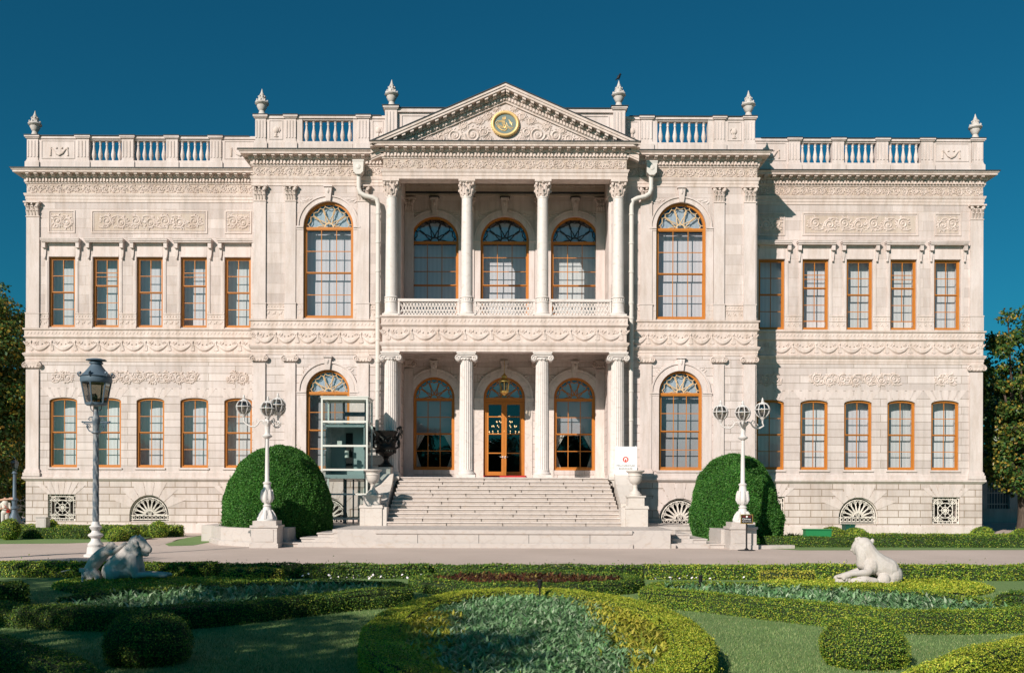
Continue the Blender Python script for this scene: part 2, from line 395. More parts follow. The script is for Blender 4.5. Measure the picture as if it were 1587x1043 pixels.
# ---- roof, back wall, floors
m = MB(); m.box(-XW+.02, XW-.02, .02, YB, Z_COR-.06, Z_COR+.02); m.box(-XP+.02, XP-.02, YP+.02, .0, Z_COR-.06, Z_COR+.02)
m.box(-XF+.1, XF-.1, YF+.3, YP, Z_COR-.3, Z_COR); part(m, 'roof', M['lead'])
m = MB(); m.poly((-XW,YB,0),(XW,YB,0),(XW,YB,Z_COR),(-XW,YB,Z_COR)); part(m, 'rear_wall', M['stone'])
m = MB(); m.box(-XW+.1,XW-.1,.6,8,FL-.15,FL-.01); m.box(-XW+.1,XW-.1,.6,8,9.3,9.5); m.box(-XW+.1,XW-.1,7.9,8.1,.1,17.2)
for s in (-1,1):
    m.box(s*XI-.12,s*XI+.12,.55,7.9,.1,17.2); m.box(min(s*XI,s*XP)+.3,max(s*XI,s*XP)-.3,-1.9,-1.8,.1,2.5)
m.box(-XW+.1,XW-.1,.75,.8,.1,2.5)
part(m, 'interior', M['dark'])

# ---- continuous mouldings
E = MB()
H = Z_COR-Z_EF1
E.sweep(FULL, [(0,Z_EF1-.02),(.05,Z_EF1),(.06,Z_EF1+.06),(.09,Z_EF1+.07),(.09,Z_EF1+.25*1),(.15,Z_EF1+.27),(.17,Z_EF1+.31),(.17,Z_EF1+.43),(.46,Z_EF1+.435),(.46,Z_EF1+.5),(.49,Z_EF1+.52),(.54,Z_COR-.03),(.54,Z_COR-.025),(0,Z_COR+.005)])
def along(path, step, fn, z, sides=True):
    for (x0,y0),(x1,y1) in zip(path, path[1:]):
        L = math.hypot(x1-x0,y1-y0); dx,dy = (x1-x0)/L,(y1-y0)/L
        if L > 14 and dx == 0: L0 = 2.0
        n = max(1, round(L/step)); st = L/n
        for i in range(n):
            t = (i+.5)*st; fn(x0+dx*t, y0+dy*t, dx, dy)
def dentil(m, wd, o0, o1, z0, z1):
    def f(x,y,dx,dy):
        nx,ny = dy,-dx
        pts = [(x-dx*wd/2+nx*o0,y-dy*wd/2+ny*o0),(x+dx*wd/2+nx*o0,y+dy*wd/2+ny*o0),(x+dx*wd/2+nx*o1,y+dy*wd/2+ny*o1),(x-dx*wd/2+nx*o1,y-dy*wd/2+ny*o1)]
        m.plate(pts, z0, z1)
    return f
along(FULL[1:-1], .155, dentil(E,.085,.088,.15,Z_EF1+.09,Z_EF1+.235), 0)
def modil(x,y,dx,dy):
    nx,ny = dy,-dx; wd=.15
    for o1,za,zb in ((.41,.36,.425),(.30,.315,.36)):
        pts = [(x-dx*wd/2+nx*.168,y-dy*wd/2+ny*.168),(x+dx*wd/2+nx*.168,y+dy*wd/2+ny*.168),(x+dx*wd/2+nx*o1,y+dy*wd/2+ny*o1),(x-dx*wd/2+nx*o1,y-dy*wd/2+ny*o1)]
        E.plate(pts, Z_EF1+za, Z_EF1+zb)
along(FULL[1:-1], .395, modil, 0)
E.sweep(FULL, [(0,Z_ARC),(.03,Z_ARC+.001),(.03,Z_ARC+.13),(.05,Z_ARC+.14),(.05,Z_ARC+.27),(.07,Z_ARC+.28),(.11,Z_EF0-.04),(.11,Z_EF0),(0,Z_EF0+.01)])
part(E, 'cornice', M['carved'], 30)
m = MB(); m.sweep(FULL, [(.50,Z_COR-.024),(.565,Z_COR-.024),(.565,Z_COR+.01),(0,Z_COR+.035)])
part(m, 'cornice_flashing', M['lead'])
B = MB()
B.sweep(FULL, [(0,Z_BELT0-.02),(.03,Z_BELT0),(.03,Z_BELT0+.10),(.05,Z_BELT0+.11),(.05,Z_BELT0+.22),(.08,Z_BELT0+.25),(.13,Z_BELT0+.33),(.14,Z_BELT0+.38),(.05,Z_FR0-.01),(.02,Z_FR0),(0.02,Z_FR1-.08),(.05,Z_FR1-.05),(.10,Z_FR1),(.10,Z_FR1+.03),(.065,Z_FR1+.05),(.065,Z_SILL-.10),(.12,Z_SILL-.07),(.13,Z_SILL),(0,Z_SILL+.02)])
def bead(x,y,dx,dy):
    nx,ny = dy,-dx
    B.ell((x+nx*.066,y+ny*.066,Z_FR1+.2),(.05 if dx else .02,.02 if dx else .05,.07),6,4,(0,.5,0) if dx else None)
along([p for p in FULL[1:-1]], .17, bead, 0)
part(B, 'belt_course', M['carved'], 30)
for pth in (FULL[:4]+[(-XI,YP)], [(XI,YP)]+FULL[8:]):
    m = MB(); m.sweep(pth, [(0,Z_LEDGE0-.06),(.05,Z_LEDGE0-.02),(.12,Z_LEDGE0+.05),(.14,Z_LEDGE0+.06),(.14,Z_LEDGE1-.02),(0,Z_LEDGE1)])
    m.sweep(pth, [(.0,0),(.05,0),(.05,.42),(.0,.45)])
    m.sweep(pth, [(0,Z_LEDGE1-.01),(.06,Z_LEDGE1-.01),(.06,Z_LEDGE1+.20),(0,Z_LEDGE1+.23)])
    part(m, 'plinth_moulding', M['stone'])
m = MB()      # dado band under the upper windows, on the piers only
def band(s, x0, x1, y):
    m=MB(s)
    m.box(x0,x1,y-.025,y,9.87,10.55); m.box(x0,x1,y-.05,y,10.30,10.34); m.box(x0,x1,y-.05,y,10.55,10.60); m.box(x0,x1,y-.05,y,9.88,10.0)
    k = int((x1-x0)/.13)
    for i in range(k): m.ell((x0+(i+.5)*(x1-x0)/k, y-.03, 10.45),(.035,.02,.04),6,4)
    k = max(1,int((x1-x0)/.26))
    for i in range(k):
        c = x0+(i+.5)*(x1-x0)/k
        m.ell((c,y-.03,10.15),(.07,.025,.05),6,4,(0,.6,0)); m.ell((c+.06,y-.03,10.21),(.03,.02,.04),6,4); m.ell((c-.07,y-.03,10.10),(.03,.02,.04),6,4)
    part(m, 'dado_band', M['carved'])
for s in (1,-1):
    xs = [-XW]+sum([[o['x0'],o['x1']] for o in ups],[])+[-XP-.05]
    for a,b in zip(xs[::2],xs[1::2]): band(s,a+.01,b-.01,0)
    band(s,-XP,pu['x0']-.02,YP); band(s,pu['x1']+.02,-XI-.6,YP)

# ---- carved relief: scrolls and swags
def spiral(m, cx, cz, r, y, a0, turns, sgn, tr, th=.5):
    pts=[]; rs=[]; n=int(12*turns)
    for i in range(n+1):
        t=i/n; a=a0+sgn*t*turns*2*PI; q=r*(1-.82*t)
        pts.append((cx+q*math.cos(a), y-.005, cz+q*math.sin(a))); rs.append(tr*(1-.45*t))
    m.tube(pts, rs, 4, th)
    m.ell((cx,y-.01,cz),(r*.26,.03,r*.26),6,4)
def field(s,x0,x1,z0,z1,y):
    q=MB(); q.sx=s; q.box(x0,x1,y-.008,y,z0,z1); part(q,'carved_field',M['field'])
def scrolls(m, x0, x1, z0, z1, y, seed=0, unit=None, dens=1):
    rr = random.Random(seed); h=z1-z0; r=h*.36; u=unit or h*1.05; n=max(1,round((x1-x0)/u)); u=(x1-x0)/n; zc=(z0+z1)/2
    for i in range(n):
        cx=x0+(i+.5)*u; sgn=1 if i%2 else -1; cz=zc-sgn*h*.05
        spiral(m,cx,cz,r,y,PI/2*(-sgn)-.6*sgn,1.7,sgn,h*.075,.8)
        m.tube([(cx-u*.55,y,zc+sgn*h*.33),(cx-u*.3,y,zc+sgn*h*.40),(cx,y,zc+sgn*h*.38),(cx+u*.35,y,zc+sgn*h*.12),(cx+u*.5,y,zc-sgn*h*.25)],[h*.06]*5,4,.8)
        for k in range(int(13*dens)):
            a=rr.uniform(0,2*PI); q=rr.uniform(.95,1.3)*r
            px=min(max(cx+q*math.cos(a),x0),x1); pz=min(max(cz+q*math.sin(a),z0+.02),z1-.02)
            m.ell((px,y-.006,pz),(h*.12,.035,h*.055),5,3,(0,-a+rr.uniform(-.6,.6),0))
        for k in range(3): m.ell((cx+u/2+rr.uniform(-.1,.1)*u,y-.004,zc+rr.uniform(-.42,.42)*h),(h*.12,.02,h*.05),5,3,(0,rr.uniform(-1.6,1.6),0))
def swags(m, x0, x1, z0, z1, y, n):
    h=z1-z0; u=(x1-x0)/n
    for i in range(n+1):
        c=x0+i*u
        if i<n:
            pts=[]; rs=[]
            for k in range(13):
                t=k/12; pts.append((c+u*(.07+.86*t), y-.01, z0+h*(.62-.42*math.sin(PI*t)))); rs.append(h*(.06+.16*math.sin(PI*t)))
            m.tube(pts, rs, 6, .6)
            for q in (.3,.42,.6,.72): m.ell((c+u*q,y-.02,z0+h*(.68+.1*math.sin(9*q))),(h*.07,.03,h*.07),5,3)
        if 0<i<n or i in (0,n):
            e = .14 if i in (0,n) else 0
            cc = c + (e if i==0 else -e)
            for sg in (-1,1):
                spiral(m,cc+sg*u*.19,z0+h*.72,h*.19,y,PI if sg>0 else 0,1.3,sg,h*.06,.9)
                m.tube([(cc,y,z0+h*.6),(cc+sg*u*.1,y,z0+h*.46),(cc+sg*u*.2,y,z0+h*.48),(cc+sg*u*.33,y,z0+h*.82)],h*.05,4,.9)
            m.ell((cc,y-.02,z0+h*.8),(h*.09,.04,h*.12),6,4); m.ell((cc,y-.02,z0+h*.5),(h*.06,.03,h*.25),6,4)
            m.prism([(cc-h*.1,z0+h*.5),(cc+h*.1,z0+h*.5),(cc+h*.18,z0+h*.1),(cc,z0+h*.04),(cc-h*.18,z0+h*.1)],y-.03,y)
for s in (-1,1):
    m=MB(); m.sx=s; field(s,XP+.01,XW-.01,Z_EF0+.012,Z_EF1-.02,0)
    scrolls(m, XP+.08, XW-.05, Z_EF0+.03, Z_EF1-.02, -.015, 1); part(m,'scroll_frieze',M['carved'],40)
    field(s,XF+.01,XP-.01,Z_EF0+.012,Z_EF1-.02,YP); m=MB(); m.sx=s; scrolls(m, XF+.1, XP-.05, Z_EF0+.03, Z_EF1-.02, YP-.015, 2); part(m,'scroll_frieze',M['carved'],40)
    m=MB(); m.sx=s; swags(m, XP+.15, XW-.1, Z_FR0+.05, Z_FR1-.1, -.02, 10); part(m,'swag_frieze',M['carved'],40)
    m=MB(); m.sx=s; swags(m, XF+.15, XP-.1, Z_FR0+.05, Z_FR1-.1, YP-.02, 6); part(m,'swag_frieze',M['carved'],40)
field(1,-XF+.01,XF-.01,Z_EF0+.012,Z_EF1-.02,YF); m=MB(); scrolls(m,-XF+.05,XF-.05,Z_EF0+.03,Z_EF1-.02,YF-.015,3); part(m,'scroll_frieze',M['carved'],40)
m=MB(); swags(m,-XF+.1,XF-.1,Z_FR0+.05,Z_FR1-.1,YF-.02,9); part(m,'swag_frieze',M['carved'],40)
def frame_rect(m,x0,x1,z0,z1,y,w=.06,t=.035):
    m.box(x0,x1,y-t,y,z0,z0+w); m.box(x0,x1,y-t,y,z1-w,z1); m.box(x0,x0+w,y-t,y,z0+w,z1-w); m.box(x1-w,x1,y-t,y,z0+w,z1-w)
def p2(a): return PX(a, D0)
for s in (1,-1):
    for k,(a,b,c,d) in enumerate(((73.8,115.2,80,110),(140.3,320.3,153,311),(347,388.5,352,384))):
        m=MB(); m.sx=s; frame_rect(m,p2(a),p2(b),14.47,15.57,0); field(s,p2(a)+.14,p2(b)-.14,14.61,15.43,0); frame_rect(m,p2(a)+.12,p2(b)-.12,14.59,15.45,0,.02,.02)
        scrolls(m,p2(c),p2(d),14.66,15.38,-.012,10+k,.62 if k!=1 else .74,1.5); part(m,'relief_panel',M['carved'],40)
    for k,(c,d) in enumerate(((81,112),(166,307),(352,383))):
        m=MB(); m.sx=s; scrolls(m,p2(c),p2(d),7.2,7.84,-.006,20+k,.52 if k!=1 else .62,1.5); part(m,'relief_panel',M['carved'],40)

# ---- pilasters, capitals
def corinth(m, x0, x1, y, z0, z1, d=.14):
    c=(x0+x1)/2; w=(x1-x0); H=z1-z0
    m.box(x0-.02,x1+.02,y-.03,y+.02,z0-.05,z0)
    m.box(x0+.02,x1-.02,y-.0,y+d,z0,z1-.08)
    for row,(za,zb,n,off) in enumerate(((0,.42,4,0),(.22,.68,3,0))):
        for i in range(n):
            cx=x0+(i+.5)*w/n
            m.tube([(cx,y-.0,z0+za*H),(cx,y-.03,z0+(za+zb)/2*H),(cx,y-.10-.03*row,z0+zb*H-.02),(cx,y-.11-.03*row,z0+zb*H-.07)],[w/n*.42,w/n*.5,w/n*.4,w/n*.2],5,.45)
    for sg in (-1,1):
        spiral(m,c+sg*w*.40,z1-.17,.10,y-.10,PI/2,1.2,-sg,.035,.9)
        m.ell((c+sg*w*.46,y-.10,z1-.17),(.07,.07,.08),6,4)
    m.ell((c,y-.10,z1-.13),(.06,.05,.06),6,4)
    m.box(x0-.09,x1+.09,y-.15,y+d,z1-.075,z1-.004)
def ionic(m, x0, x1, y, z0, z1, d=.1):
    c=(x0+x1)/2; w=(x1-x0)
    m.box(x0-.03,x1+.03,y-.06,y+d,z1-.12,z1-.003); m.box(x0,x1,y-.05,y+d,z0+.08,z1-.12)
    for sg in (-1,1):
        spiral(m,c+sg*(w/2+.02),z1-.21,.13,y-.07,PI/2,1.5,-sg,.035,.9)
        m.prism([(c+sg*(w/2+.02)+.12*math.cos(a*PI/6),z1-.21+.12*math.sin(a*PI/6)) for a in range(12)],y-.06,y)
    for i in range(4): m.ell((x0+(i+.5)*w/4,y-.05,z0+.13),(.05,.035,.05),6,4)
def pilaster(s, x0, x1, y, lower):
    m=MB(); m.sx=s
    zb,zt=(2.72,8.27) if lower else (9.87,Z_ARC)
    cap=.40 if lower else .68
    m.box(x0,x1,y-.08,y,zb+.005,zt-cap)
    if lower:
        m.box(x0-.10,x1+.10,y-.17,y,zb,zb+.18); m.box(x0-.06,x1+.06,y-.13,y,zb+.18,zb+.30); m.box(x0-.03,x1+.03,y-.10,y,zb+.30,zb+.36)
    else:
        m.box(x0-.02,x1+.02,y-.11,y,zb+.003,zb+.74); m.box(x0-.04,x1+.04,y-.13,y,10.56,10.61)
    o=part(m,'pilaster',M['stone'])
    m=MB(); m.sx=s; (ionic if lower else corinth)(m,x0,x1,y-.08,zt-cap,zt); part(m,'capital',M['carved'],40,o)
PIL=[(-XW+.02,-22.48,0),(PX(392.7,42.7),PX(411,42.7),YP),(PX(441,42.7),PX(457.5,42.7),YP),(PX(553,42.7),PX(571,42.7),YP)]
for s in (1,-1):
    for a,b,y in PIL:
        pilaster(s,a,b,y,False); pilaster(s,a,b,y,True)

# ---- window surrounds
def ring(m,c,zs,ri,ro,y0,y1,n=24):
    for i in range(n):
        a,b=PI*i/n,PI*(i+1)/n
        m.prism([(c+ri*math.cos(a),zs+ri*math.sin(a)),(c+ro*math.cos(a),zs+ro*math.sin(a)),(c+ro*math.cos(b),zs+ro*math.sin(b)),(c+ri*math.cos(b),zs+ri*math.sin(b))],y0,y1)
def archsur(m,c,r,zs,zb,y,ro=.30,keytop=None,zt=None):
    ring(m,c,zs,r+.0,r+ro*.62,y-.05,y+.001); ring(m,c,zs,r+ro*.62,r+ro*.78,y-.03,y+.001); ring(m,c,zs,r+ro*.78,r+ro,y-.085,y+.001)
    for sg in (-1,1):
        xa,xb=sorted((c+sg*r,c+sg*(r+ro+.05)))
        m.box(xa,xb,y-.10,y,zs-.07,zs-.002); m.box(xa,xb-.02 if sg>0 else xb,y-.06,y,zs-.16,zs-.07)
        m.box(xa,xb-.08 if sg>0 else xb,y-.04,y,zb,zs-.16)
    k=keytop or zs+r+.6
    m.prism([(c-.10,zs+r-.02),(c+.10,zs+r-.02),(c+.17,k-.08),(c-.17,k-.08)],y-.16,y)
    m.box(c-.20,c+.20,y-.22,y,k-.08,k); m.ell((c,y-.16,k-.25),(.07,.05,.14),6,4)
    if zt:
        for sg in (-1,1): 
            for i in range(5): m.ell((c+sg*(r*.72+.1*i),y-.005,zs+r*.98+.12-.03*i+.05*(i%2)),(.11,.025,.04),6,4,(0,sg*(.5-.3*i),0))
            m.tube([(c+sg*r*.5,y,zs+r+.22),(c+sg*r*1.15,y,zs+r+.22),(c+sg*r*1.15,y,zs+r-.25)],.012,4)
for s in (1,-1):
    m=MB(); m.sx=s; archsur(m,XPW,1.14,14.11,9.87,YP,.27,Z_ARC-.01,1); part(m,'window_surround',M['stone'],40)
    m=MB(); m.sx=s; archsur(m,XPW,.99,6.59,3.0,YP,.38,8.2,1); part(m,'window_surround',M['stone'],40)
for x in (-XIN,0,XIN):
    m=MB(); archsur(m,x,1.17,14.17,9.8,.003,.30,16.2,1); part(m,'window_surround',M['stone'],40)
    m=MB(); archsur(m,x,1.0,6.58,FL,.003,.40,8.35,1); part(m,'window_surround',M['marble'],40)
for s in (1,-1):
    for x in WU:
        m=MB(); m.sx=s
        for sg in (-1,1):
            a,b=sorted((x+sg*.64,x+sg*.80)); m.box(a,b,-.03,0,9.88,13.98); m.box(a+.05,b-.05,-.045,0,10.65,13.1)
            c=x+sg*.81; m.prism([(c-.07,13.98),(c+.07,13.98),(c+.07,13.5),(c+.03,13.22),(c-.03,13.22),(c-.07,13.5)],-.10,0); m.box(c-.08,c+.08,-.22,0,13.72,13.98); m.ell((c,-.08,13.25),(.06,.06,.07),6,4)
        m.box(x-.63,x+.63,-.05,0,13.325,13.42); m.box(x-.63,x+.63,-.03,0,13.42,13.85); m.box(x-.62,x+.62,-.07,0,13.85,13.98)
        m.box(x-.90,x+.90,-.27,0,13.98,14.05); m.box(x-.93,x+.93,-.31,0,14.05,14.12); m.prism([(x-.95,14.12),(x+.95,14.12),(x+.91,14.17),(x-.91,14.17)],-.33,0)
        part(m,'window_hood',M['stone'])
    for x in WL:
        m=MB(s); m.box(x-.74,x+.74,-.06,0,3.07,3.14); part(m,'window_sill',M['stone']); m=MB(s)
        for k in range(-2,3):
            b0=.27*k; b1=.36*k
            za=6.56-abs(k)*.02
            m.prism([(x+b0-.115,za),(x+b0+.115,za),(x+b1*1.25+.16,7.02),(x+b1*1.25-.16,7.02)],-.006,0)
        part(m,'flat_arch',M['stone'])
    m=MB(s); m.box(XPW-1.1,XPW+1.1,YP-.09,YP,2.95,3.03); part(m,'window_sill',M['stone'])
    def vou(x,w,zt,y,arch,zs):
        m=MB(s)
        K=3
        for k in range(-K,K+1):
            if arch:
                a0=PI/2-(k-.46)*.34; a1=PI/2-(k+.46)*.34; r=w/2+.01
                tz=2.45 if abs(k)<2 else 2.45-.33*(abs(k)-1)
                def up(a): 
                    q=(tz-zs)/max(math.sin(a),.3); q=min(q,r+1.0); return (x+q*math.cos(a), zs+q*math.sin(a))
                m.prism([(x+r*math.cos(a0),zs+r*math.sin(a0)),up(a0),up(a1),(x+r*math.cos(a1),zs+r*math.sin(a1))],y-.013,y)
            else:
                bw=w/7; xa=x+(k-.47)*bw; xb=x+(k+.47)*bw; tz=2.45 if abs(k)<3 else 2.30
                m.prism([(xa,zt),(xb,zt),(x+(k+.46)*bw*1.75,tz),(x+(k-.46)*bw*1.75,tz)],y-.013,y)
        part(m,'voussoirs',M['stone'])
    for (x,t),o in zip(BX,bas): vou(x,o['x1']-o['x0'],o['zs'],0,t=='a',o['zs'])
    vou(XPW,1.94,0,YP,True,.8)

# ---- windows (built once, then copied)
def fan(m, r, z, y, n=5, tr=.024):
    ring(m,0,z,r*.16,r*.22,y-.02,y+.02,10)
    for k in range(n):
        a=PI*(k+.5)/n; ca,sa=math.cos(a),math.sin(a)
        def q(rad,t): return (rad*ca-t*sa, y, z+rad*sa+t*ca)
        wd=r*.235
        m.tube([q(r*.22,0),q(r*.4,wd*.35),q(r*.6,wd*.95),q(r*.78,wd*1.15),q(r*.9,wd*.7),q(r*.84,.0),q(r*.9,-wd*.7),q(r*.78,-wd*1.15),q(r*.6,-wd*.95),q(r*.4,-wd*.35),q(r*.22,0)],tr,4)
        m.tube([q(r*.9,wd*.7),q(r*.99,wd*.9)],tr,4); m.tube([q(r*.9,-wd*.7),q(r*.99,-wd*.9)],tr,4)
def archframe(m, h, zs, z0, fw, y0, y1, seg=24):
    m.box(-h,-h+fw,y0,y1,z0,zs); m.box(h-fw,h,y0,y1,z0,zs); m.box(-h+fw,h-fw,y0,y1,z0,z0+fw*.9)
    ring(m,0,zs,h-fw,h,y0,y1,seg)
def make_window(kind, label, w, z0, zs, r, cols, rows, fw=.085, raised=0, blind='blind', dark=None, fanm=None):
    h=w/2-.003; z0+=.003; zs-=.003; Y0,Y1=.10,.24
    m=MB()
    if r==0:
        m.box(-h,-h+fw,Y0,Y1,z0,zs); m.box(h-fw,h,Y0,Y1,z0,zs); m.box(-h+fw,h-fw,Y0,Y1,z0,z0+fw); m.box(-h+fw,h-fw,Y0,Y1,zs-fw,zs)
        zt=zs-fw
    elif r<.5:
        m.box(-h,-h+fw,Y0,Y1,z0,zs); m.box(h-fw,h,Y0,Y1,z0,zs); m.box(-h+fw,h-fw,Y0,Y1,z0,z0+fw)
        n=12; rr=r-.003
        f=lambda x:zs+rr*math.sqrt(max(0,1-(x/h)**2))
        xs=[-h*math.cos(PI*i/n) for i in range(n+1)]
        for a,b in zip(xs,xs[1:]): m.prism([(a,f(a)-fw*1.15),(b,f(b)-fw*1.15),(b,f(b)),(a,f(a))],Y0,Y1)
        zt=zs+r-fw
    else:
        archframe(m,h,zs,z0,fw,Y0,Y1); m.box(-h+fw,h-fw,Y0+.01,Y1-.01,zs-.11,zs-.0); zt=zs-.11
    root=m.build(kind, M['wood'])
    root['label']=label
    mid=(z0+fw+zt)/2+raised
    s=MB(); ih=h-fw; sy=.17
    for (a,b,y) in ((z0+fw+raised*1.0,mid,.165),(mid,zt,.125)):
        b2=b; t=.035
        s.box(-ih,-ih+t,y,y+.04,a,b2); s.box(ih-t,ih,y,y+.04,a,b2); s.box(-ih+t,ih-t,y,y+.04,a,a+t*1.3); s.box(-ih+t,ih-t,y,y+.04,b2-t,b2)
    so_=s.build('sash',M['wood'],root)
    s=MB(); cols_=[-ih+2*ih*i/cols for i in range(1,cols)]
    for (a,b,y) in ((z0+fw+raised,mid,.175),(mid,zt,.135)):
        for x in cols_: s.box(x-.017,x+.017,y,y+.025,a+.04,b-.035)
        for k in range(1,rows//2):
            zz=a+(b-a)*k/(rows//2); s.box(-ih+.035,ih-.035,y-.002,y+.023,zz-.017,zz+.017)
    if raised:
        s.box(-ih,ih,.19,.215,z0+fw+raised*.05,z0+fw+raised*.05+.03); s.box(-ih+.03,ih-.03,.10,.13,zt-(zt-mid)*.66-.013,zt-(zt-mid)*.66+.013)
    s.build('glazing_bars',M['wood'],root)
    if r>.5:
        s=MB(); fan(s,h-fw,zs+.0,.16,5); s.build('fan_tracery',M[fanm] if fanm else (M['woodlite'] if dark is None else M['wood']),root)
    g=MB()
    if r>=.5:
        g.poly((-ih,.19,z0+fw+raised),(ih,.19,z0+fw+raised),(ih,.19,zt),(-ih,.19,zt))
        g.build('pane',M['glass'],root); g=MB()
        g.poly(*[(ih*math.cos(PI*i/16),.195,zs+ih*math.sin(PI*i/16)) for i in range(17)])
        g.build('fan_pane',M['fanglass'],root)
    else:
        g.poly((-ih,.19,z0+fw+raised),(ih,.19,z0+fw+raised),(ih,.19,zt),(-ih,.19,zt)); g.build('pane',M['glass'],root)
    bb=MB(); 
    if dark is None:
        bb.box(-h,h,.60,.61,z0+(.0 if not raised else .0),zt+.02 if r>.5 else zt+fw)
        bb.build('blind',M[blind],root)
        if r>.5:
            bb=MB(); bb.prism([(h*.85*math.cos(PI*i/16),zs+h*.8*math.sin(PI*i/16)*(1+.06*math.cos(8*PI*i/16))) for i in range(17)],.30,.32); bb.build('fan_curtain',M['blind'],root)
    else:
        zm=z0+(zt-z0)*dark
        bb.box(-h,h,.45,.46,zm,zt+.02); bb.build('blind',M['greyblind'],root)
        bb=MB(); bb.prism([(h*.85*math.cos(PI*i/16),zs+h*.8*math.sin(PI*i/16)) for i in range(17)],.38,.40); bb.build('fan_curtain',M['curtain'],root)
        for sg in (-1,1):
            bb=MB(); n=10
            for j in range(8):
                t0,t1=j/8,(j+1)/8
                def e(t): return .10+.55*abs(.5-t*.999)**1.1 if t<.55 else .10+.9*(t-.5)**1.0
                def wv(u,t): return (sg*(h-.02-u*e(t)), .40+.03*math.sin(u*22), z0+.1+(zm-z0-.08)*t)
                for i in range(n): bb.poly(wv(i/n,t0),wv((i+1)/n,t0),wv((i+1)/n,t1),wv(i/n,t1))
            bb.build('curtain',M['curtain'],root,60)
        bb=MB(); bb.tube([(x*.1*h,.43,zm-.03*abs(math.sin(x*1.1))) for x in range(-10,11)],.03,4); bb.build('blind_fringe',M['curtain'],root)
    return root
def place(proto, x, y, used=[set()]):
    if proto.name not in used[0] and proto.get('first') is None:
        proto['first']=1; o=proto
    else: o=dup(proto)
    o.parent=palace; o.location=(x,y,0)
    return o
wU=make_window('sash_window','rectangular upper wing window',1.27,9.93,13.32,0,2,4)
wUr=make_window('sash_window','rectangular upper wing window with its lower sash pushed up',1.27,9.93,13.32,0,2,4,raised=.32)
wL=make_window('sash_window','round shouldered lower wing window',1.35,3.16,6.36,.17,2,4)
wPU=make_window('arched_window','tall arched window with pale fan tracery',2.28,9.93,14.11,1.14,3,4,.10)
wPL=make_window('arched_window','arched lower window with pale fan tracery',1.98,3.05,6.59,.99,3,4,.10,blind='greyblind')
wIU=make_window('arched_window','arched window behind the balcony',2.34,9.9,14.17,1.17,3,6,.10,fanm='lead')
wIL=make_window('arched_window','arched window beside the entrance door',2.0,3.09,6.58,1.0,3,4,.11,dark=.52)
for s in (1,-1):
    for i,x in enumerate(WU): place(wUr if (i in (1,3)) else wU, x*s, 0)
    for x in WL: place(wL, x*s, 0)
    place(wPU, XPW*s, YP); place(wPL, XPW*s, YP)
    place(wIL, XIN*s, .003)
for x in (-XIN,0,XIN): place(wIU, x, .003)
for o in list(bpy.data.objects):
    if 'first' in o: del o['first']
# entrance door
m=MB(); archframe(m,.997,6.58,FL+.003,.12,.10,.26); m.box(-.88,.88,.11,.25,6.42,6.60); d=m.build('entrance_door',M['wood'],palace)
m=MB(); fan(m,.87,6.6,.17,5); m.build('fan_tracery',M['wood'],d)
m=MB(); m.poly(*[(.87*math.cos(PI*i/16),.20,6.6+.87*math.sin(PI*i/16)) for i in range(17)]); m.build('fan_pane',M['fanglass'],d)
m=MB(); m.prism([(.75*math.cos(PI*i/16),6.6+.72*math.sin(PI*i/16)) for i in range(17)],.38,.40); m.build('fan_curtain',M['curtain'],d)
for sg in (-1,1):
    m=MB(); m.sx=sg
    m.box(.005,.13,.13,.19,FL+.02,6.41); m.box(.76,.875,.13,.19,FL+.02,6.41); m.box(.13,.76,.13,.19,FL+.02,FL+.34); m.box(.13,.76,.13,.19,6.27,6.41)
    for zz in (3.92,4.85,5.68): m.box(.13,.76,.14,.18,zz-.025,zz+.025)
    m.box(.16,.73,.12,.13,FL+.06,FL+.30)
    lf=m.build('door_leaf',M['wood'],d)
    m=MB(); m.sx=sg; m.poly((.13,.165,FL+.34),(.76,.165,FL+.34),(.76,.165,6.27),(.13,.165,6.27)); m.build('pane',M['glass'],lf)
    m=MB(); m.sx=sg; m.tube([(.06,.13,3.72),(.06,.07,3.72),(.20,.06,3.74)],.018,6); m.ell((.06,.125,3.72),(.035,.01,.07),8,5); m.build('handle',M['white'],lf)

# ---- basement grilles
def bar(m,a,b,r=.018): m.tube([(a[0],.0,a[1]),(b[0],.0,b[1])],r,4)
def circ(m,c,z,r,tr=.016,a0=0,a1=2*PI,n=16): m.tube([(c+r*math.cos(a0+(a1-a0)*i/n),0,z+r*math.sin(a0+(a1-a0)*i/n)) for i in range(n+1)],tr,4)
def grille_rect():
    m=MB(); h=.65; H=.64
    for q in (0,.11): 
        for a,b in (((-h+q,-H+q),(h-q,-H+q)),((h-q,-H+q),(h-q,H-q)),((h-q,H-q),(-h+q,H-q)),((-h+q,H-q),(-h+q,-H+q))): bar(m,a,b,.022)
    for t in (-.36,.36): bar(m,(t,-H),(t,H)); bar(m,(-h,t),(h,t))
    bar(m,(-.5,-.5),(.5,.5)); bar(m,(-.5,.5),(.5,-.5)); circ(m,0,0,.36,.02,n=24); circ(m,0,0,.17,.02); circ(m,0,0,.08)
    bar(m,(0,-.3),(0,.3)); bar(m,(-.3,0),(.3,0))
    for a in (-1,1):
        for b in (-1,1): circ(m,a*.40,b*.40,.10); m.ell((a*.595,0,b*.585),(.05,.02,.05),6,4); spiral(m,a*.2,b*.45,.08,0,0,1.2,a,.014,1)
        for t in (-.3,-.1,.1,.3): circ(m,a*.595,t,.045,.012,n=8); circ(m,t,a*.585,.045,.012,n=8)
    return m.build('grille',M['grille'],palace)
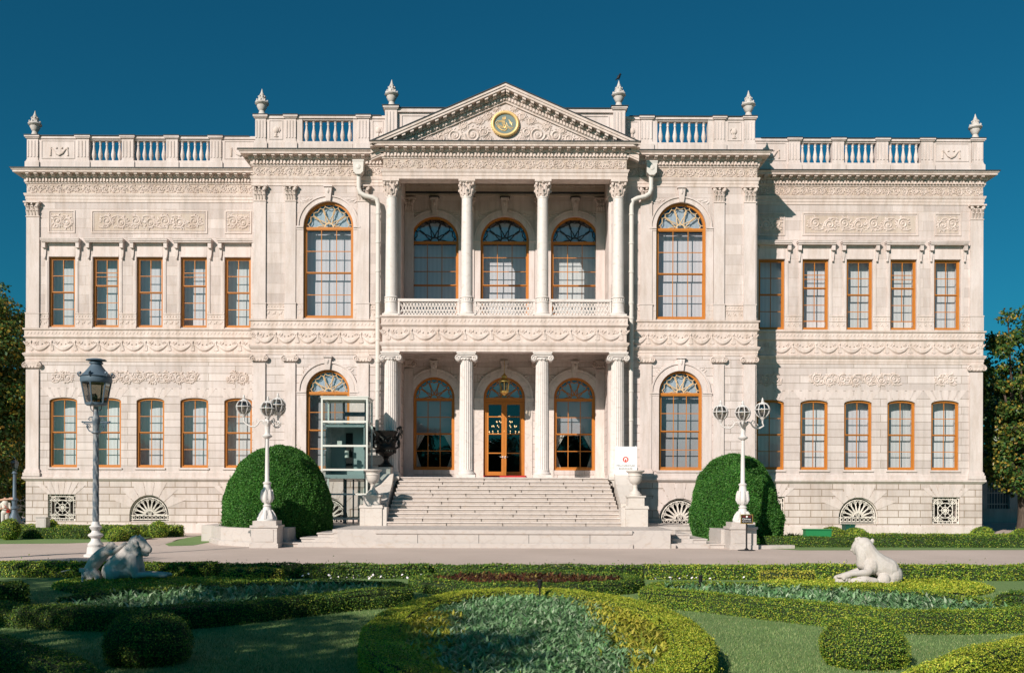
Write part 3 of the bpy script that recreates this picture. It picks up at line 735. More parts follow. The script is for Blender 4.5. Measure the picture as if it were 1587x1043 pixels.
def grille_arch(zs):
    m=MB(); r=.93
    for q in (0,.10): circ(m,0,0,r-q,.022,0,PI,28)
    for zz in (-zs,-zs+.09,-.02): bar(m,(-r,zz),(r,zz),.02)
    for sg in (-1,1): bar(m,(sg*r,-zs),(sg*r,0),.022); bar(m,(sg*(r-.1),-zs),(sg*(r-.1),0))
    for i in range(-4,5): circ(m,i*.2,-zs/2+.03,.075,.014,n=10)
    circ(m,0,.02,.20,.022,0,PI); circ(m,0,.12,.1); circ(m,0,.12,.05)
    for k in range(9):
        a=PI*(k+.5)/9; ca,sa=math.cos(a),math.sin(a)
        q=lambda rad,t:(rad*ca-t*sa,0,rad*sa+t*ca)
        m.tube([q(.22,0),q(.42,.05),q(.6,.09),q(.72,.06),q(.78,0),q(.72,-.06),q(.6,-.09),q(.42,-.05),q(.22,0)],.016,4)
        a2=PI*k/9; m.tube([(.2*math.cos(a2),0,.2*math.sin(a2)),(.82*math.cos(a2),0,.82*math.sin(a2))],.012,4)
        circ(m,.76*math.cos(a2),.76*math.sin(a2),.05,.012,n=8)
    return m.build('grille',M['grille'],palace)
gr=grille_rect(); ga=grille_arch(.31); gr.location=(BX[0][0],.10,1.21); ga.location=(BX[1][0],.10,.87)
dup(gr,(BX[2][0],.10,1.21)); dup(gr,(-BX[0][0],.10,1.21)); dup(gr,(-BX[2][0],.10,1.21)); dup(ga,(-BX[1][0],.10,.87))
dup(ga,(XPW,YP+.1,.80)); dup(ga,(-XPW,YP+.1,.80))

# ---- parapet
def dw(a): return PX(a, D0)
def dp(a): return PX(a, 42.7)
def post(m, x0, x1, y, zt=Z_PAR, base=.07, flut=3):
    m.box(x0-base,x1+base,y-base-.04,y+.45,Z_COR+.02,Z_COR+.42); m.prism([(x0-base,Z_COR+.42),(x1+base,Z_COR+.42),(x1,Z_COR+.54),(x0,Z_COR+.54)],y-.06,y+.4)
    m.box(x0,x1,y-.04,y+.4,Z_COR+.54,zt-.15)
    if flut:
        w=(x1-x0)/(flut*2+1)
        for i in range(flut+1):
            a=x0+w*2*i*.98+.02; m.box(a,a+w*.9,y-.065,y-.04,Z_COR+.66,zt-.26)
    m.box(x0-.05,x1+.05,y-.10,y+.46,zt-.15,zt-.03); m.box(x0-.09,x1+.09,y-.14,y+.5,zt-.10,zt-.025)
def solid(m, x0, x1, y, panel=True, zt=Z_PAR):
    m.box(x0,x1,y,y+.3,Z_COR+.02,zt-.15); m.box(x0,x1,y-.04,y,Z_COR+.02,Z_COR+.46); m.box(x0,x1,y-.05,y+.36,zt-.16,zt-.03)
    if panel: frame_rect(m,x0+.12,x1-.12,Z_COR+.60,zt-.24,y,.03,.025)
def garland(m,c,y,w=.55):
    z=18.55
    m.tube([(c-w,y-.02,z),(c-w*.8,y-.03,z-.02),(c-w*.4,y-.04,z-.22),(c,y-.04,z-.3),(c+w*.4,y-.04,z-.22),(c+w*.8,y-.03,z-.02),(c+w,y-.02,z)],[.02,.03,.05,.06,.05,.03,.02],5,.6)
    for q in (-1,-.33,.33,1): m.ell((c+q*w,y-.02,z+.03),(.06,.04,.05),6,4); 
    for sg in (-1,1): m.tube([(c+sg*w,y-.02,z),(c+sg*w*1.05,y-.02,z-.35)],[.03,.05],5,.6)
bm_=MB(); prof=[(.075,0),(.075,.05),(.05,.07),(.055,.10),(.095,.22),(.105,.33),(.085,.46),(.05,.66),(.042,.78),(.06,.80),(.06,.83),(.045,.86),(.06,.93),(.08,.95),(.08,1.0)]
bm_.lathe(0,0,[(r*1.0,z*.98) for r,z in prof],12)
bal=bm_.build('baluster',M['stone'],palace,40); first=[True]
def baluster(x,y):
    if first[0]: bal.location=(x,y,Z_COR+.51); first[0]=False
    else: dup(bal,(x,y,Z_COR+.51))
def openrail(m,s,x0,x1,y,n):
    m.box(x0,x1,y-.06,y+.36,Z_COR+.02,Z_COR+.40); m.box(x0,x1,y-.02,y+.30,Z_COR+.40,Z_COR+.51)
    m.box(x0,x1,y+.02,y+.28,Z_COR+1.49,Z_PAR-.15); m.box(x0,x1,y-.05,y+.36,Z_PAR-.15,Z_PAR-.03)
    w=(x1-x0)/n
    for i in range(n): baluster(s*(x0+(i+.5)*w), y+.15)
def pathcap(m, x0, x1, y, zt): m.box(x0,x1,y-.12,y+.48,zt-.028,zt)
for s in (1,-1):
    m=MB(); m.sx=s; c=MB(); c.sx=s; g=MB(); g.sx=s
    GL=[]
    post(m,dw(40.5),dw(58),0); solid(m,dw(58)+.02,dw(118),0); garland(g,dw(90),0,.4); part(g,'parapet_garland',M['carved'],40); g=MB(s)
    post(m,dw(118),dw(136.5),0); openrail(m,s,dw(137),dw(187),0,5); post(m,dw(187.5),dw(205.5),0); openrail(m,s,dw(206),dw(255.5),0,5)
    post(m,dw(256),dw(274),0); openrail(m,s,dw(274.5),dw(323.6),0,5); post(m,dw(324),dw(341.7),0); solid(m,dw(342),-XP,0); garland(g,dw(370),0,.4); part(g,'parapet_garland',M['carved'],40)
    y=YP
    post(m,dp(394),dp(410.5),y); solid(m,dp(411),dp(440.5),y); post(m,dp(440.7),dp(457),y); solid(m,dp(457.5),dp(466.6),y,False)
    openrail(m,s,dp(466.8),dp(545),y,7); solid(m,dp(545.2),dp(553),y,False); post(m,dp(553),dp(570.4),y); solid(m,dp(571),-5.45,y)
    for xx in (dp(426),dp(584)):
        g=MB(s); g.ell((xx,y-.02,18.5),(.13,.05,.15),8,5); g.ell((xx,y-.02,18.28),(.05,.04,.10),6,4); g.ell((xx,y-.02,18.2),(.12,.03,.03),6,4); g.tube([(xx+.14,y-.02,18.62),(xx+.2,y-.02,18.5),(xx+.13,y-.02,18.38)],.02,4)
        part(g,'parapet_emblem',M['carved'],40)
    m.box(-XW,-XW+.3,.46,6,Z_COR+.02,Z_PAR-.05)
    m.box(-XP+.02,-XP+.3,YP+.46,0.5,Z_COR+.02,Z_PAR-.03)
    part(m,'parapet',M['stone'])
    c=MB(); c.sx=s
    c.box(dw(58)+.1,dw(118)-.1,-.10,.42,Z_PAR-.029,Z_PAR-.004)
    for a,b in ((137,187),(206,255.5),(274.5,323.6),(342,388)): c.box(dw(a)+.09,dw(b)-.09,-.10,.42,Z_PAR-.029,Z_PAR-.004)
    for a,b in ((40.5,58),(118,136.5),(187.5,205.5),(256,274),(324,341.7)): c.box(dw(a)-.10,dw(b)+.10,-.16,.52,Z_PAR-.024,Z_PAR+.008)
    for a,b in ((411,440.5),(457.5,553),(571,592)): c.box(dp(a)+.09,dp(b)-.09,y-.10,y+.42,Z_PAR-.029,Z_PAR-.004)
    for a,b in ((394,410.5),(440.7,457),(553,570.4)): c.box(dp(a)-.10,dp(b)+.10,y-.16,y+.52,Z_PAR-.024,Z_PAR+.008)
    part(c,'parapet_flashing',M['lead'])
# attic behind the pediment
m=MB(); c=MB(); ZA=19.36
for s in (1,-1):
    m.sx=s; c.sx=s
    post(m,-5.42,-4.88,-3.0,ZA+.06); m.box(-4.88,0,-2.9,-2.4,Z_COR+.02,ZA-.03); m.box(-4.88,0,-3.0,-2.3,ZA-.2,ZA-.03); frame_rect(m,-4.7,-2.6,17.9,19.05,-2.9,.04,.03)
    c.box(-4.76,0,-3.05,-2.3,ZA-.029,ZA); c.box(-5.55,-4.76,-3.17,-2.45,ZA+.035,ZA+.07)
m.sx=1; part(m,'attic',M['stone']); part(c,'attic_flashing',M['lead'])
# finials
fp=[(.27,0),(.25,.04),(.17,.10),(.13,.22),(.12,.26),(.16,.30),(.17,.33),(.24,.46),(.23,.52),(.29,.545),(.33,.60),(.31,.64),(.20,.74),(.17,.80),(.18,.83),(.15,.86),(.13,.94),(.10,.97),(.11,1.0),(.07,1.06),(.05,1.13),(.02,1.24),(.005,1.28)]
m=MB(); m.lathe(0,0,fp,20,10,.07)
for k in range(8): 
    a=k*PI/4; m.ell((.25*math.cos(a),.25*math.sin(a),.70),(.05,.05,.07),5,3); m.ell((.15*math.cos(a+.4),.15*math.sin(a+.4),.9),(.04,.04,.05),5,3)
fin=m.build('finial',M['statue'],palace,45)
fx=[(-22.83,.2,Z_PAR),(dp(402.3),YP+.2,Z_PAR),(-5.15,-2.8,ZA+.06)]
fin.location=fx[0]
for k,(x,y,z) in enumerate(fx):
    if k: dup(fin,(x,y,z))
    dup(fin,(-x,y,z))

# ---- pediment
TX=5.96; Y0=YF-.50
APZ=PZ(127.8,41.2); TZ=PZ(219.3,41.2)
def rake(m,y_out,y_in,h0,h1):     # band from below-edge h0..h1 measured down from the raking top line
    for s in (1,-1):
        m.sx=s
        m.add([(-TX,y_out,TZ-h0),(0,y_out,APZ-h0),(0,y_in,APZ-h0),(-TX,y_in,TZ-h0),(-TX,y_out,TZ-h1),(0,y_out,APZ-h1),(0,y_in,APZ-h1),(-TX,y_in,TZ-h1)],
              [(0,1,2,3),(7,6,5,4),(0,4,5,1),(2,6,7,3),(0,3,7,4)])
    m.sx=1
def clipx(h): return h
p=MB()
rake(p,YF-.50,YF+.2,.03,.14); rake(p,YF-.46,YF+.2,.14,.25); rake(p,YF-.17,YF+.2,.25,.42); rake(p,YF-.09,YF+.2,.42,.62); rake(p,YF-.06,YF+.2,.62,.70)
sl_=(APZ-TZ)/TX
for s in (1,-1):
    p.sx=s
    n=15
    for i in range(n):
        x=-TX+.75+i*(TX-.85)/(n-1); z=TZ+(x+TX)*sl_-.25
        for yo,h in ((YF-.41,.10),(YF-.30,.15)):
            p.add([(x-.075,yo,z-.0-.075*sl_),(x+.075,yo,z+.075*sl_),(x+.075,YF-.15,z+.075*sl_),(x-.075,YF-.15,z-.075*sl_),(x-.075,yo,z-h-.075*sl_),(x+.075,yo,z-h+.075*sl_),(x+.075,YF-.15,z-h+.075*sl_),(x-.075,YF-.15,z-h-.075*sl_)],[(0,1,2,3),(4,5,6,7),(0,1,5,4),(1,2,6,5),(3,0,4,7)])
    n=34
    for i in range(n):
        x=-TX+1.45+i*(TX-1.5)/(n-1); z=TZ+(x+TX)*sl_-.45
        p.add([(x-.045,YF-.145,z-.04*sl_),(x+.045,YF-.145,z+.04*sl_),(x+.045,YF-.08,z+.04*sl_),(x-.045,YF-.08,z-.04*sl_),(x-.045,YF-.145,z-.14-.04*sl_),(x+.045,YF-.145,z-.14+.04*sl_),(x+.045,YF-.08,z-.14+.04*sl_),(x-.045,YF-.08,z-.14-.04*sl_)],[(0,1,2,3),(4,5,6,7),(0,1,5,4),(1,2,6,5),(3,0,4,7)])
p.sx=1
ped=part(p,'pediment',M['carved'])
m=MB(); m.prism([(-TX+.5,Z_COR-.02),(TX-.5,Z_COR-.02),(TX-1.2,TZ+(1.2)*sl_-.6),(0,APZ-.55),(-TX+1.2,TZ+1.2*sl_-.6)],YF+.02,YF+.15); m.build('tympanum',M['stone'],ped)
m=MB(); rake(m,YF-.53,-2.0,-.012,.03); m.build('pediment_flashing',M['lead'],ped)
ty=YF+.012
for s in (1,-1):
    m=MB(s)
    for k,(x,z,r) in enumerate(((-.95,18.05,.20),(-1.45,17.95,.36),(-2.25,17.9,.28),(-2.85,17.78,.20),(-3.4,17.70,.14),(-.75,18.75,.14),(-3.9,17.63,.09),(-1.15,18.55,.13),(-.42,19.12,.10),(-1.85,18.32,.13),(-2.55,18.12,.10),(-.72,17.72,.11),(-4.35,17.6,.06))):
        spiral(m,x,z,r,ty,PI*(k%2),1.8,1 if k%2 else -1,.055+.04*r,.9); 
        for q in range(12):
            a=q*PI/6; m.ell((x+(r+.07)*math.cos(a),ty,z+(r+.05)*math.sin(a)*.9),(.07,.03,.03),5,3,(0,-a+.7,0))
    m.tube([(-.8,ty,17.62),(-1.3,ty,17.55),(-1.9,ty,17.75),(-2.0,ty,18.2),(-1.5,ty,18.5),(-1.0,ty,18.45),(-.75,ty,18.9)],.045,5,.7)
    m.tube([(-1.9,ty,17.6),(-2.6,ty,17.58),(-3.2,ty,17.6),(-3.9,ty,17.62),(-4.5,ty,17.58)],[.05,.05,.04,.03,.02],5,.7)
    for q in range(5): m.ell((-.12-.13*q,ty,17.62+.02*q),(.04,.03,.12),5,3,(0,-.2*q,0))
    for q in range(6): m.ell((-.1-.1*q,ty,19.02-.055*q*q*.5),(.07,.04,.06),5,3)
    m.build('tympanum_carving',M['carved'],ped,40)

# medallion with calligraphic monogram
mz=PZ(193.3,41.7)
def disc(m,r,y0,y1,n=40,rx=1.0): m.prism([(r*rx*math.cos(2*PI*i/n),mz+r*.93*math.sin(2*PI*i/n)) for i in range(n)],y0,y1)
m=MB(); disc(m,.49,YF-.06,YF+.02); md=m.build('medallion',M['slate'],palace)
m=MB(); m.tube([(.56*math.cos(2*PI*i/48),YF-.07,mz+.51*math.sin(2*PI*i/48)) for i in range(49)],.075,8,1); 
for i in range(32): a=2*PI*i/32; m.ell((.62*math.cos(a),YF-.06,mz+.565*math.sin(a)),(.035,.03,.035),5,3)
m.build('gilt_frame',M['gold'],md,50)
m=MB(); ty=YF-.07
def st(pts,r=.018): m.tube([(x,ty,mz+z) for x,z in pts],r,5,.6)
for k in range(3): st([(-.12+.055*k,-.05),(-.13+.055*k,.15),(-.10+.055*k,.30+.02*k),(-.085+.055*k,.22)],.014)
st([(.0,-.2),(-.2,-.15),(-.38,-.05),(-.42,.05),(-.33,.13),(-.15,.14),(-.02,.05)]); st([(.0,-.16),(-.18,-.1),(-.32,-.02),(-.34,.04),(-.25,.09),(-.12,.08)],.014)
st([(-.3,-.16),(-.15,-.27),(0,-.3),(.08,-.22),(.02,-.12),(-.1,-.14)],.03); st([(.05,.05),(.10,-.08),(.2,-.16),(.36,-.17)]); st([(.08,-.15),(.2,-.21),(.3,-.25)],.014)
st([(-.08,-.1),(-.02,-.02),(.04,-.1),(-.03,-.2)],.03); st([(.16,.18),(.22,.10),(.24,.0)],.025); st([(.24,.08),(.30,.04),(.28,-.05),(.33,-.08)],.02); st([(-.36,-.14),(-.3,-.1),(-.26,-.16)],.02)
m.build('monogram',M['gold'],md)

# ---- portico
# beams, ceiling, slab
m=MB()
m.box(-XF,XF,YF,YF+.62,Z_ARC+.002,Z_EF1); 
for s in (-1,1): m.box(min(s*XF,s*(XF-.62)),max(s*XF,s*(XF-.62)),YF+.62,-.0,Z_ARC+.002,Z_EF1)
pc=m
part(pc,'portico_beam',M['carved']); pc=MB()
for za,zb,o in ((16.30,16.40,.12),(16.47,16.62,.26),(16.62,16.68,.30),(16.68,16.86,.36),(16.86,16.99,.48)): pc.box(-4.79,4.79,-o,.0,za+.001,zb)
for i in range(60): pc.box(-4.7+i*.16,-4.62+i*.16,-.42,-.36,16.71,16.83)
for k in (-1.7,1.7): pc.box(k-.25,k+.25,-2.9,-.49,16.72,16.99)
part(pc,'inner_cornice',M['field']); m=MB(); m.box(-4.79,4.79,-.24,0,16.40,16.47)  # darker stone on this cornice paints in the portico shade
for x in (-XIN,0,XIN,-1.7,1.7): m.box(x-.24,x+.24,-.26,0,16.2,16.235)
part(m,'dark_ledge',M['lead'])
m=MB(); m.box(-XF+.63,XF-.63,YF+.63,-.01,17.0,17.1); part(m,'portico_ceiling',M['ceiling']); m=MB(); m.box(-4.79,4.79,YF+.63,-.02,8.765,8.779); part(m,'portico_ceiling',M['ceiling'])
m=MB()
m.box(-XF+.001,XF-.001,YF+.001,YF+.62,Z_BELT0+.01,Z_SILL); m.box(-XF+.001,XF-.001,YF+.62,-.01,8.78,Z_SILL)
for s in (-1,1): m.box(min(s*XF,s*4.8)+.001,max(s*XF,s*4.8)-.001,YF+.62,-.01,Z_BELT0+.01,8.78)
for k in (-1.7,1.7): m.box(k-.25,k+.25,-2.9,-.40,8.5,8.78)
for za,zb,o in ((8.38,8.46,.10),(8.46,8.6,.2),(8.6,8.68,.28),(8.68,8.78,.38)): m.box(-4.8,4.8,-o,0,za+.001,zb)
part(m,'balcony_slab',M['stone'])
# side pilasters inside the portico
for s in (1,-1):
    for z0,z1,cap in ((FL,8.37,.4),(Z_SILL,16.2,.66)):
        for xc,y in ((-1.7,0),(-4.62,0)):
            m=MB(); m.sx=s; m.box(xc-.22,xc+.22,y-.09,y,z0,z1-cap); m.box(xc-.28,xc+.28,y-.14,y,z0,z0+.3); o=part(m,'inner_pilaster',M['stone'])
            m=MB(); m.sx=s; (ionic if cap<.5 else corinth)(m,xc-.22,xc+.22,y-.09,z1-cap,z1); m.build('capital',M['carved'],o,40)
        m=MB(); m.sx=s; m.box(-XI-.02,-XI+.1,-2.5,-2.06,z0,z1-cap); m.box(-XI,-XI+.16,-2.54,-2.0,z1-cap,z1+.1); part(m,'inner_pilaster',M['stone'])
# columns
CX=(-5.09,-1.70,1.70,5.09); CY=-3.22
def col_up():
    m=MB(); z0=Z_SILL
    m.box(-.36,.36,-.36,.36,z0,z0+.10)
    m.lathe(0,0,[(.33,z0+.10),(.34,z0+.16),(.30,z0+.22),(.29,z0+.24),(.29,z0+.62),(.31,z0+.63),(.31,z0+.67),(.28,z0+.69),(.28,z0+.83),(.31,z0+.84),(.31,z0+.88),(.265,z0+.92),(.262,z0+2.2),(.235,15.16),(.25,15.18),(.25,15.22),(.235,15.24)],28)
    for i in range(18):
        a=2*PI*i/18; m.ell((.28*math.cos(a),.28*math.sin(a),z0+.76),(.03,.03,.05),5,3)
    o=m.build('column',M['cmarble'],palace,35)
    m=MB(); zb=15.24
    m.lathe(0,0,[(.22,zb),(.23,zb+.35),(.30,zb+.58),(.30,zb+.62)],20)
    for row,(n,h,ro) in enumerate(((8,.30,.0),(8,.50,.02))):
        for i in range(n):
            a=2*PI*(i+.5*row)/n; ca,sa=math.cos(a),math.sin(a)
            m.tube([((.22+ro)*ca,(.22+ro)*sa,zb+.01+.1*row),((.25+ro)*ca,(.25+ro)*sa,zb+h*.6),((.30+ro)*ca,(.30+ro)*sa,zb+h*.92),((.37+ro)*ca,(.37+ro)*sa,zb+h),((.37+ro)*ca,(.37+ro)*sa,zb+h-.07)],[.06,.075,.07,.05,.03],5,.8)
    for a in (PI/4,3*PI/4,5*PI/4,7*PI/4):
        m.ell((.40*math.cos(a),.40*math.sin(a),zb+.54),(.07,.07,.09),6,4); m.tube([(.27*math.cos(a),.27*math.sin(a),zb+.36),(.35*math.cos(a),.35*math.sin(a),zb+.52)],.04,5)
    for a in (0,PI/2,PI,1.5*PI): m.ell((.32*math.cos(a),.32*math.sin(a),zb+.60),(.05,.05,.06),6,4)
    m.box(-.37,.37,-.37,.37,zb+.62,Z_ARC+.001); m.box(-.33,.33,-.33,.33,zb+.585,zb+.62)
    m.build('capital',M['carved'],o,40)
    return o
def col_low():
    m=MB(); z0=FL
    m.box(-.42,.42,-.42,.42,z0,z0+.12)
    m.lathe(0,0,[(.40,z0+.12),(.41,z0+.17),(.38,z0+.22),(.345,z0+.25),(.35,z0+.30),(.345,z0+.34)],32)
    m.lathe(0,0,[(.335,z0+.34),(.32,z0+.40),(.318,z0+2),(.285,7.84),(.29,7.86),(.29,7.9)],80,20,.07)
    o=m.build('column',M['cmarble'],palace,25)
    m=MB()
    m.lathe(0,0,[(.29,7.9),(.36,7.97),(.36,8.02)],28)
    for i in range(14): a=2*PI*i/14; m.ell((.33*math.cos(a),.33*math.sin(a),7.95),(.045,.045,.05),5,3)
    for sg in (-1,1):
        for ys in (-1,1):
            c=(sg*.37,ys*.30)
            m.prism([(c[0]+.13*math.cos(a*PI/8),8.0+.14*math.sin(a*PI/8)) for a in range(16)],min(c[1],c[1]-ys*.3),max(c[1],c[1]-ys*.3))
            spiral(m,c[0],8.0,.13,-.31 if ys<0 else .33,PI/2,1.6,-sg,.03,.9)
    m.box(-.37,.37,-.31,.31,8.06,8.14); m.box(-.40,.40,-.36,.36,8.14,8.2); m.box(-.43,.43,-.39,.39,8.2,Z_BELT0+.001)
    m.build('capital',M['cmarble'],o,40)
    return o
cu=col_up(); cl=col_low()
for k,x in enumerate(CX):
    if k: dup(cu,(x,CY,0)); dup(cl,(x,CY,0))
    else: cu.location=(x,CY,0); cl.location=(x,CY,0)
# balcony balustrades
for a,b in ((-4.78,-2.04),(-1.36,1.36),(2.04,4.78)):
    m=MB(); y=-3.28; z0,z1=Z_SILL+.01,10.66
    m.box(a,b,y-.09,y+.09,z1-.12,z1); m.box(a,b,y-.07,y+.07,z0,z0+.08); m.box(a,a+.08,y-.07,y+.07,z0,z1); m.box(b-.08,b,y-.07,y+.07,z0,z1)
    A0,A1,zz0,zz1=a+.08,b-.08,z0+.08,z1-.12; h=zz1-zz0; n=round((A1-A0)/.29); u=(A1-A0)/n
    def lb(p,q): 
        m.tube([(p[0],y,p[1]),(q[0],y,q[1])],.028,4,.8)
    for i in range(n):
        x=A0+i*u
        for off in (0,u/2):
            if x+off<A1-.01:
                xa=x+off; 
                lb((xa,zz0),(min(xa+u*.98,A1),zz0+h*min(1,(A1-xa)/(u*.98)))); lb((xa,zz1),(min(xa+u*.98,A1),zz1-h*min(1,(A1-xa)/(u*.98))))
    m.box(A0,A1,y-.025,y+.025,zz0+h*.26,zz0+h*.31); m.box(A0,A1,y-.025,y+.025,zz0+h*.69,zz0+h*.74)
    part(m,'balcony_balustrade',M['cmarble'])
# downpipes
for s in (1,-1):
    m=MB(); m.sx=s; y=YP-.32
    m.tube([(-6.62,y,16.35),(-6.62,y,15.75),(-6.55,y,15.55),(-6.35,y,15.42),(-6.0,y,15.34),(-5.80,y,15.25),(-5.74,y,15.0),(-5.74,y,3.9)],.105,12)
    for zz in (14.6,13.3,12,10.6,9.9,8.9,7.9,6.6,5.3): m.lathe(-5.74,y,[(.105,zz-.05),(.125,zz-.04),(.125,zz+.04),(.105,zz+.05)],12)
    m.box(-5.78,-5.7,y,YP,12.96,13.04); m.box(-5.78,-5.7,y,YP,7.0,7.08)
    o=part(m,'downpipe',M['pipe'],40)
    m=MB(); m.sx=s; m.prism([(-6.86,16.95),(-6.38,16.95),(-6.40,16.45),(-6.52,16.33),(-6.72,16.33),(-6.84,16.45)],y-.22,y+.2); m.box(-6.88,-6.36,y-.24,y+.22,16.9,16.97); m.ell((-6.62,y-.22,16.65),(.12,.03,.12),8,5); m.build('rain_hopper',M['pipe'],o)
# ================================================================ GROUND
def sheet(name, pts, z, mt):
    m=MB(); m.poly(*[(x,y,z) for x,y in pts]); o=m.build(name, mt); tag(o,kind='structure'); return o
sheet('ground',[(-900,-900),(900,-900),(900,1500),(-900,1500)],-.012,M['soil'])
YR0=-23.3
sheet('road',[(-80,YR0),(80,YR0),(80,-11.0),(9.2,-11.0),(9.2,-4),(-9.2,-4),(-9.2,-7.6),(-80,-7.6)],0,M['road'])
sheet('courtyard',[(-80,1.0),(-23.3,1.0),(-23.3,30),(-80,30)],-.004,M['road'])
sheet('courtyard',[(23.3,1.0),(80,1.0),(80,30),(23.3,30)],-.004,M['road'])
# bed of grass and planting in front of the wings
sheet('grass_verge',[G(-60,843),G(100,842),G(205,838.5),G(262,827),(-13.6,-2.5),(-13.6,-.05),(-40,-.05),(-40,-7.9)],.003,M['lawn'])
sheet('footpath',[G(205,841.5),G(262,829),G(300,822.5),G(335,820),G(345,824),G(318,828.5),G(275,836),G(245,845)],.0045,M['road'])
sheet('grass_island',[G(256,843),G(290,833),G(336,827),G(336,838),G(300,845),G(262,846)],.006,M['lawn'])
sheet('grass_verge',[(9.2,-11.0),G(1240,852.5),G(1587,852),G(1700,852),(40,-.05),(9.2,-.05)],.003,M['lawn'])
sheet('lawn',[(-60,-60),(60,-60),(60,YR0-.02),(-60,YR0-.02)],-.004,M['lawn'])

# ================================================================ TERRACE AND STAIRS
ZT=.65; YT=-11.58
ter=tag(empty('terrace'),'low grey marble terrace with moulded edge in front of the entrance stairs','terrace')
m=MB()
m.plate([(-6.0,YT),(6.0,YT),(6.0,-.05),(-6.0,-.05)],0.0,ZT-.10); m.plate([(-6.13,YT+.10),(-6.0,YT+.10),(-6.0,-2.6),(-6.13,-2.6)],0,ZT-.1)
m.build('front_wall',M['terrace'],ter)
m=MB()
def edge(m,pth):
    m.sweep(pth,[(0,0),(.07,0),(.07,.15),(.04,.17)]); 
    m.sweep(pth,[(.0,ZT-.17),(.03,ZT-.16),(.05,ZT-.13),(.05,ZT-.0),(-.02,ZT)],False)
edge(m,[(-7.6,-7.5+.0),(-6.13,-7.5),(-6.13,YT+.12),(-4.57,YT+.12),(-4.57,YT),(4.57,YT),(4.57,YT+.12),(6.13,YT+.12),(6.13,-7.5),(7.6,-7.5)])
m.build('moulding',M['terrace'],ter)
m=MB(); m.plate([(-6.13,YT+.1),(-4.57,YT+.1),(-4.57,YT),(4.57,YT),(4.57,YT+.1),(6.13,YT+.1),(6.13,-2.6),(-6.13,-2.6)],ZT-.1,ZT)
m.plate([(-12.2,-7.5),(-6.14,-7.5),(-6.14,-2.62),(-12.2,-2.62)],0,ZT-.002); m.plate([(6.14,-7.5),(7.9,-7.5),(7.9,-2.62),(6.14,-2.62)],0,ZT-.002)
m.build('paving',M['terrace'],ter)
for s in (1,-1):
    m=MB(); m.sx=s
    for k,(x,z) in enumerate(((-6.88,.486),(-7.42,.325),(-8.0,.163))):
        if k: m.box((-6.88,-7.42)[k-1]-.036,-6.131,YT+(.95,.6,.25)[k]-.035,YT+(.95,.6,.25)[k-1]-.001,0,z)
        m.box(x,(-6.13 if k==0 else (-6.88,-7.42)[k-1])-.001,YT+(.95,.6,.25)[k],-7.51,0,z-.045); m.box(x-.035,(-6.13 if k==0 else (-6.88,-7.42)[k-1])-.036,YT+(.95,.6,.25)[k]-.035,-7.51,z-.045,z)
    m.build('side_steps',M['terrace'],ter)
    m=MB(); m.sx=s
    for yy in (-4.5,-6.05): pass
    for x in (-5.35,-3.1,-.9): m.box(x-.008,x+.008,YT-.004 if x>-4.57 else YT+.096,YT+.05,.17,ZT-.17)
    m.build('joints',M['lead'],ter)
# planter walls with the lamp pedestals
pts_l=[G(334,839.5),G(365,846.5),(-9.0,YT-.02)]
for s in (1,-1):
    m=MB(); m.sx=s
    if s==1:
        ix=[(-8.2,-7.6),(-9.0,-10.9)]
        m.plate([(-11.75,-6.3),(-11.55,-8.3),(-10.6,-10.2),(-8.98,YT+.10),(-8.98,YT+.38),(-10.4,-9.95),(-11.3,-8.2),(-11.45,-6.3)],0,ZT+.02)
        m.sweep([(-11.75,-6.3),(-11.55,-8.3),(-10.6,-10.2),(-8.98,YT+.10)],[(0,0),(.08,0),(.08,.16),(.02,.19)])
        m.box(-8.3,-7.9,-11,-7.5,0,ZT+.02)
        o=m.build('planter_wall',M['terrace']); tag(o,'low curved marble planter wall around the left clipped dome bush','garden wall')
    else:
        m.box(-8.3,-7.95,-11,-7.5,0,ZT+.02); m.box(-9.0,-8.3,-11.05,-9.0,0,.5); m.plate([(-10.55,YT+.25),(-9.0,YT+.0),(-9.0,YT+.5),(-10.55,YT+.65)],0,.12)
        o=m.build('planter_wall',M['terrace']); tag(o,'short marble planter wall with low kerb slab beside the right clipped dome bush','garden wall')
    m=MB(); m.sx=s; y0=-12.0; x0,x1=-8.98,-8.06
    m.box(x0,x1,y0,y0+.92,.16,.72); m.box(x0-.05,x1+.05,y0-.05,y0+.97,0,.16); m.box(x0-.04,x1+.04,y0-.04,y0+.96,.72,.80); m.box(x0+.04,x1-.04,y0+.04,y0+.88,.80,.96)
    m.box(x0+.13,x1-.13,y0-.015,y0,.22,.66)
    o=m.build('lamp_pedestal',M['terrace']); tag(o,'square marble pedestal carrying the %s white globe lamp'%('left' if s==1 else 'right'),'pedestal','marble pedestals under the white globe lamps')
# stairs
st_=tag(empty('entrance_stairs'),'wide flight of twelve grey marble steps up to the palace door','stairs')
m=MB(); n=12; ys=-7.55; ye=-3.95; rz=(FL-.004-ZT)/n; td=(ye-ys)/(n-1)
for k in range(n):
    y0=ys+k*td; hw=4.80-.02*k
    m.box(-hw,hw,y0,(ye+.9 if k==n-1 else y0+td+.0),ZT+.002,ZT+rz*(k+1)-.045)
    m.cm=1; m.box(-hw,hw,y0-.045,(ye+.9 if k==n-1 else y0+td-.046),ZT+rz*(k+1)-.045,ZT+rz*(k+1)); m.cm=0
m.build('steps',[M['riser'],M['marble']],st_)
m=MB(); m.box(-5.3,5.3,ye+.9,-2.5,ZT+.002,FL-.003); m.box(-4.84,4.84,-2.5,0,1.0,FL-.003); m.box(-5.55,5.55,-3.7,-2.55,FL-.35,FL-.006); m.build('landing',M['marble'],st_)
m=MB()
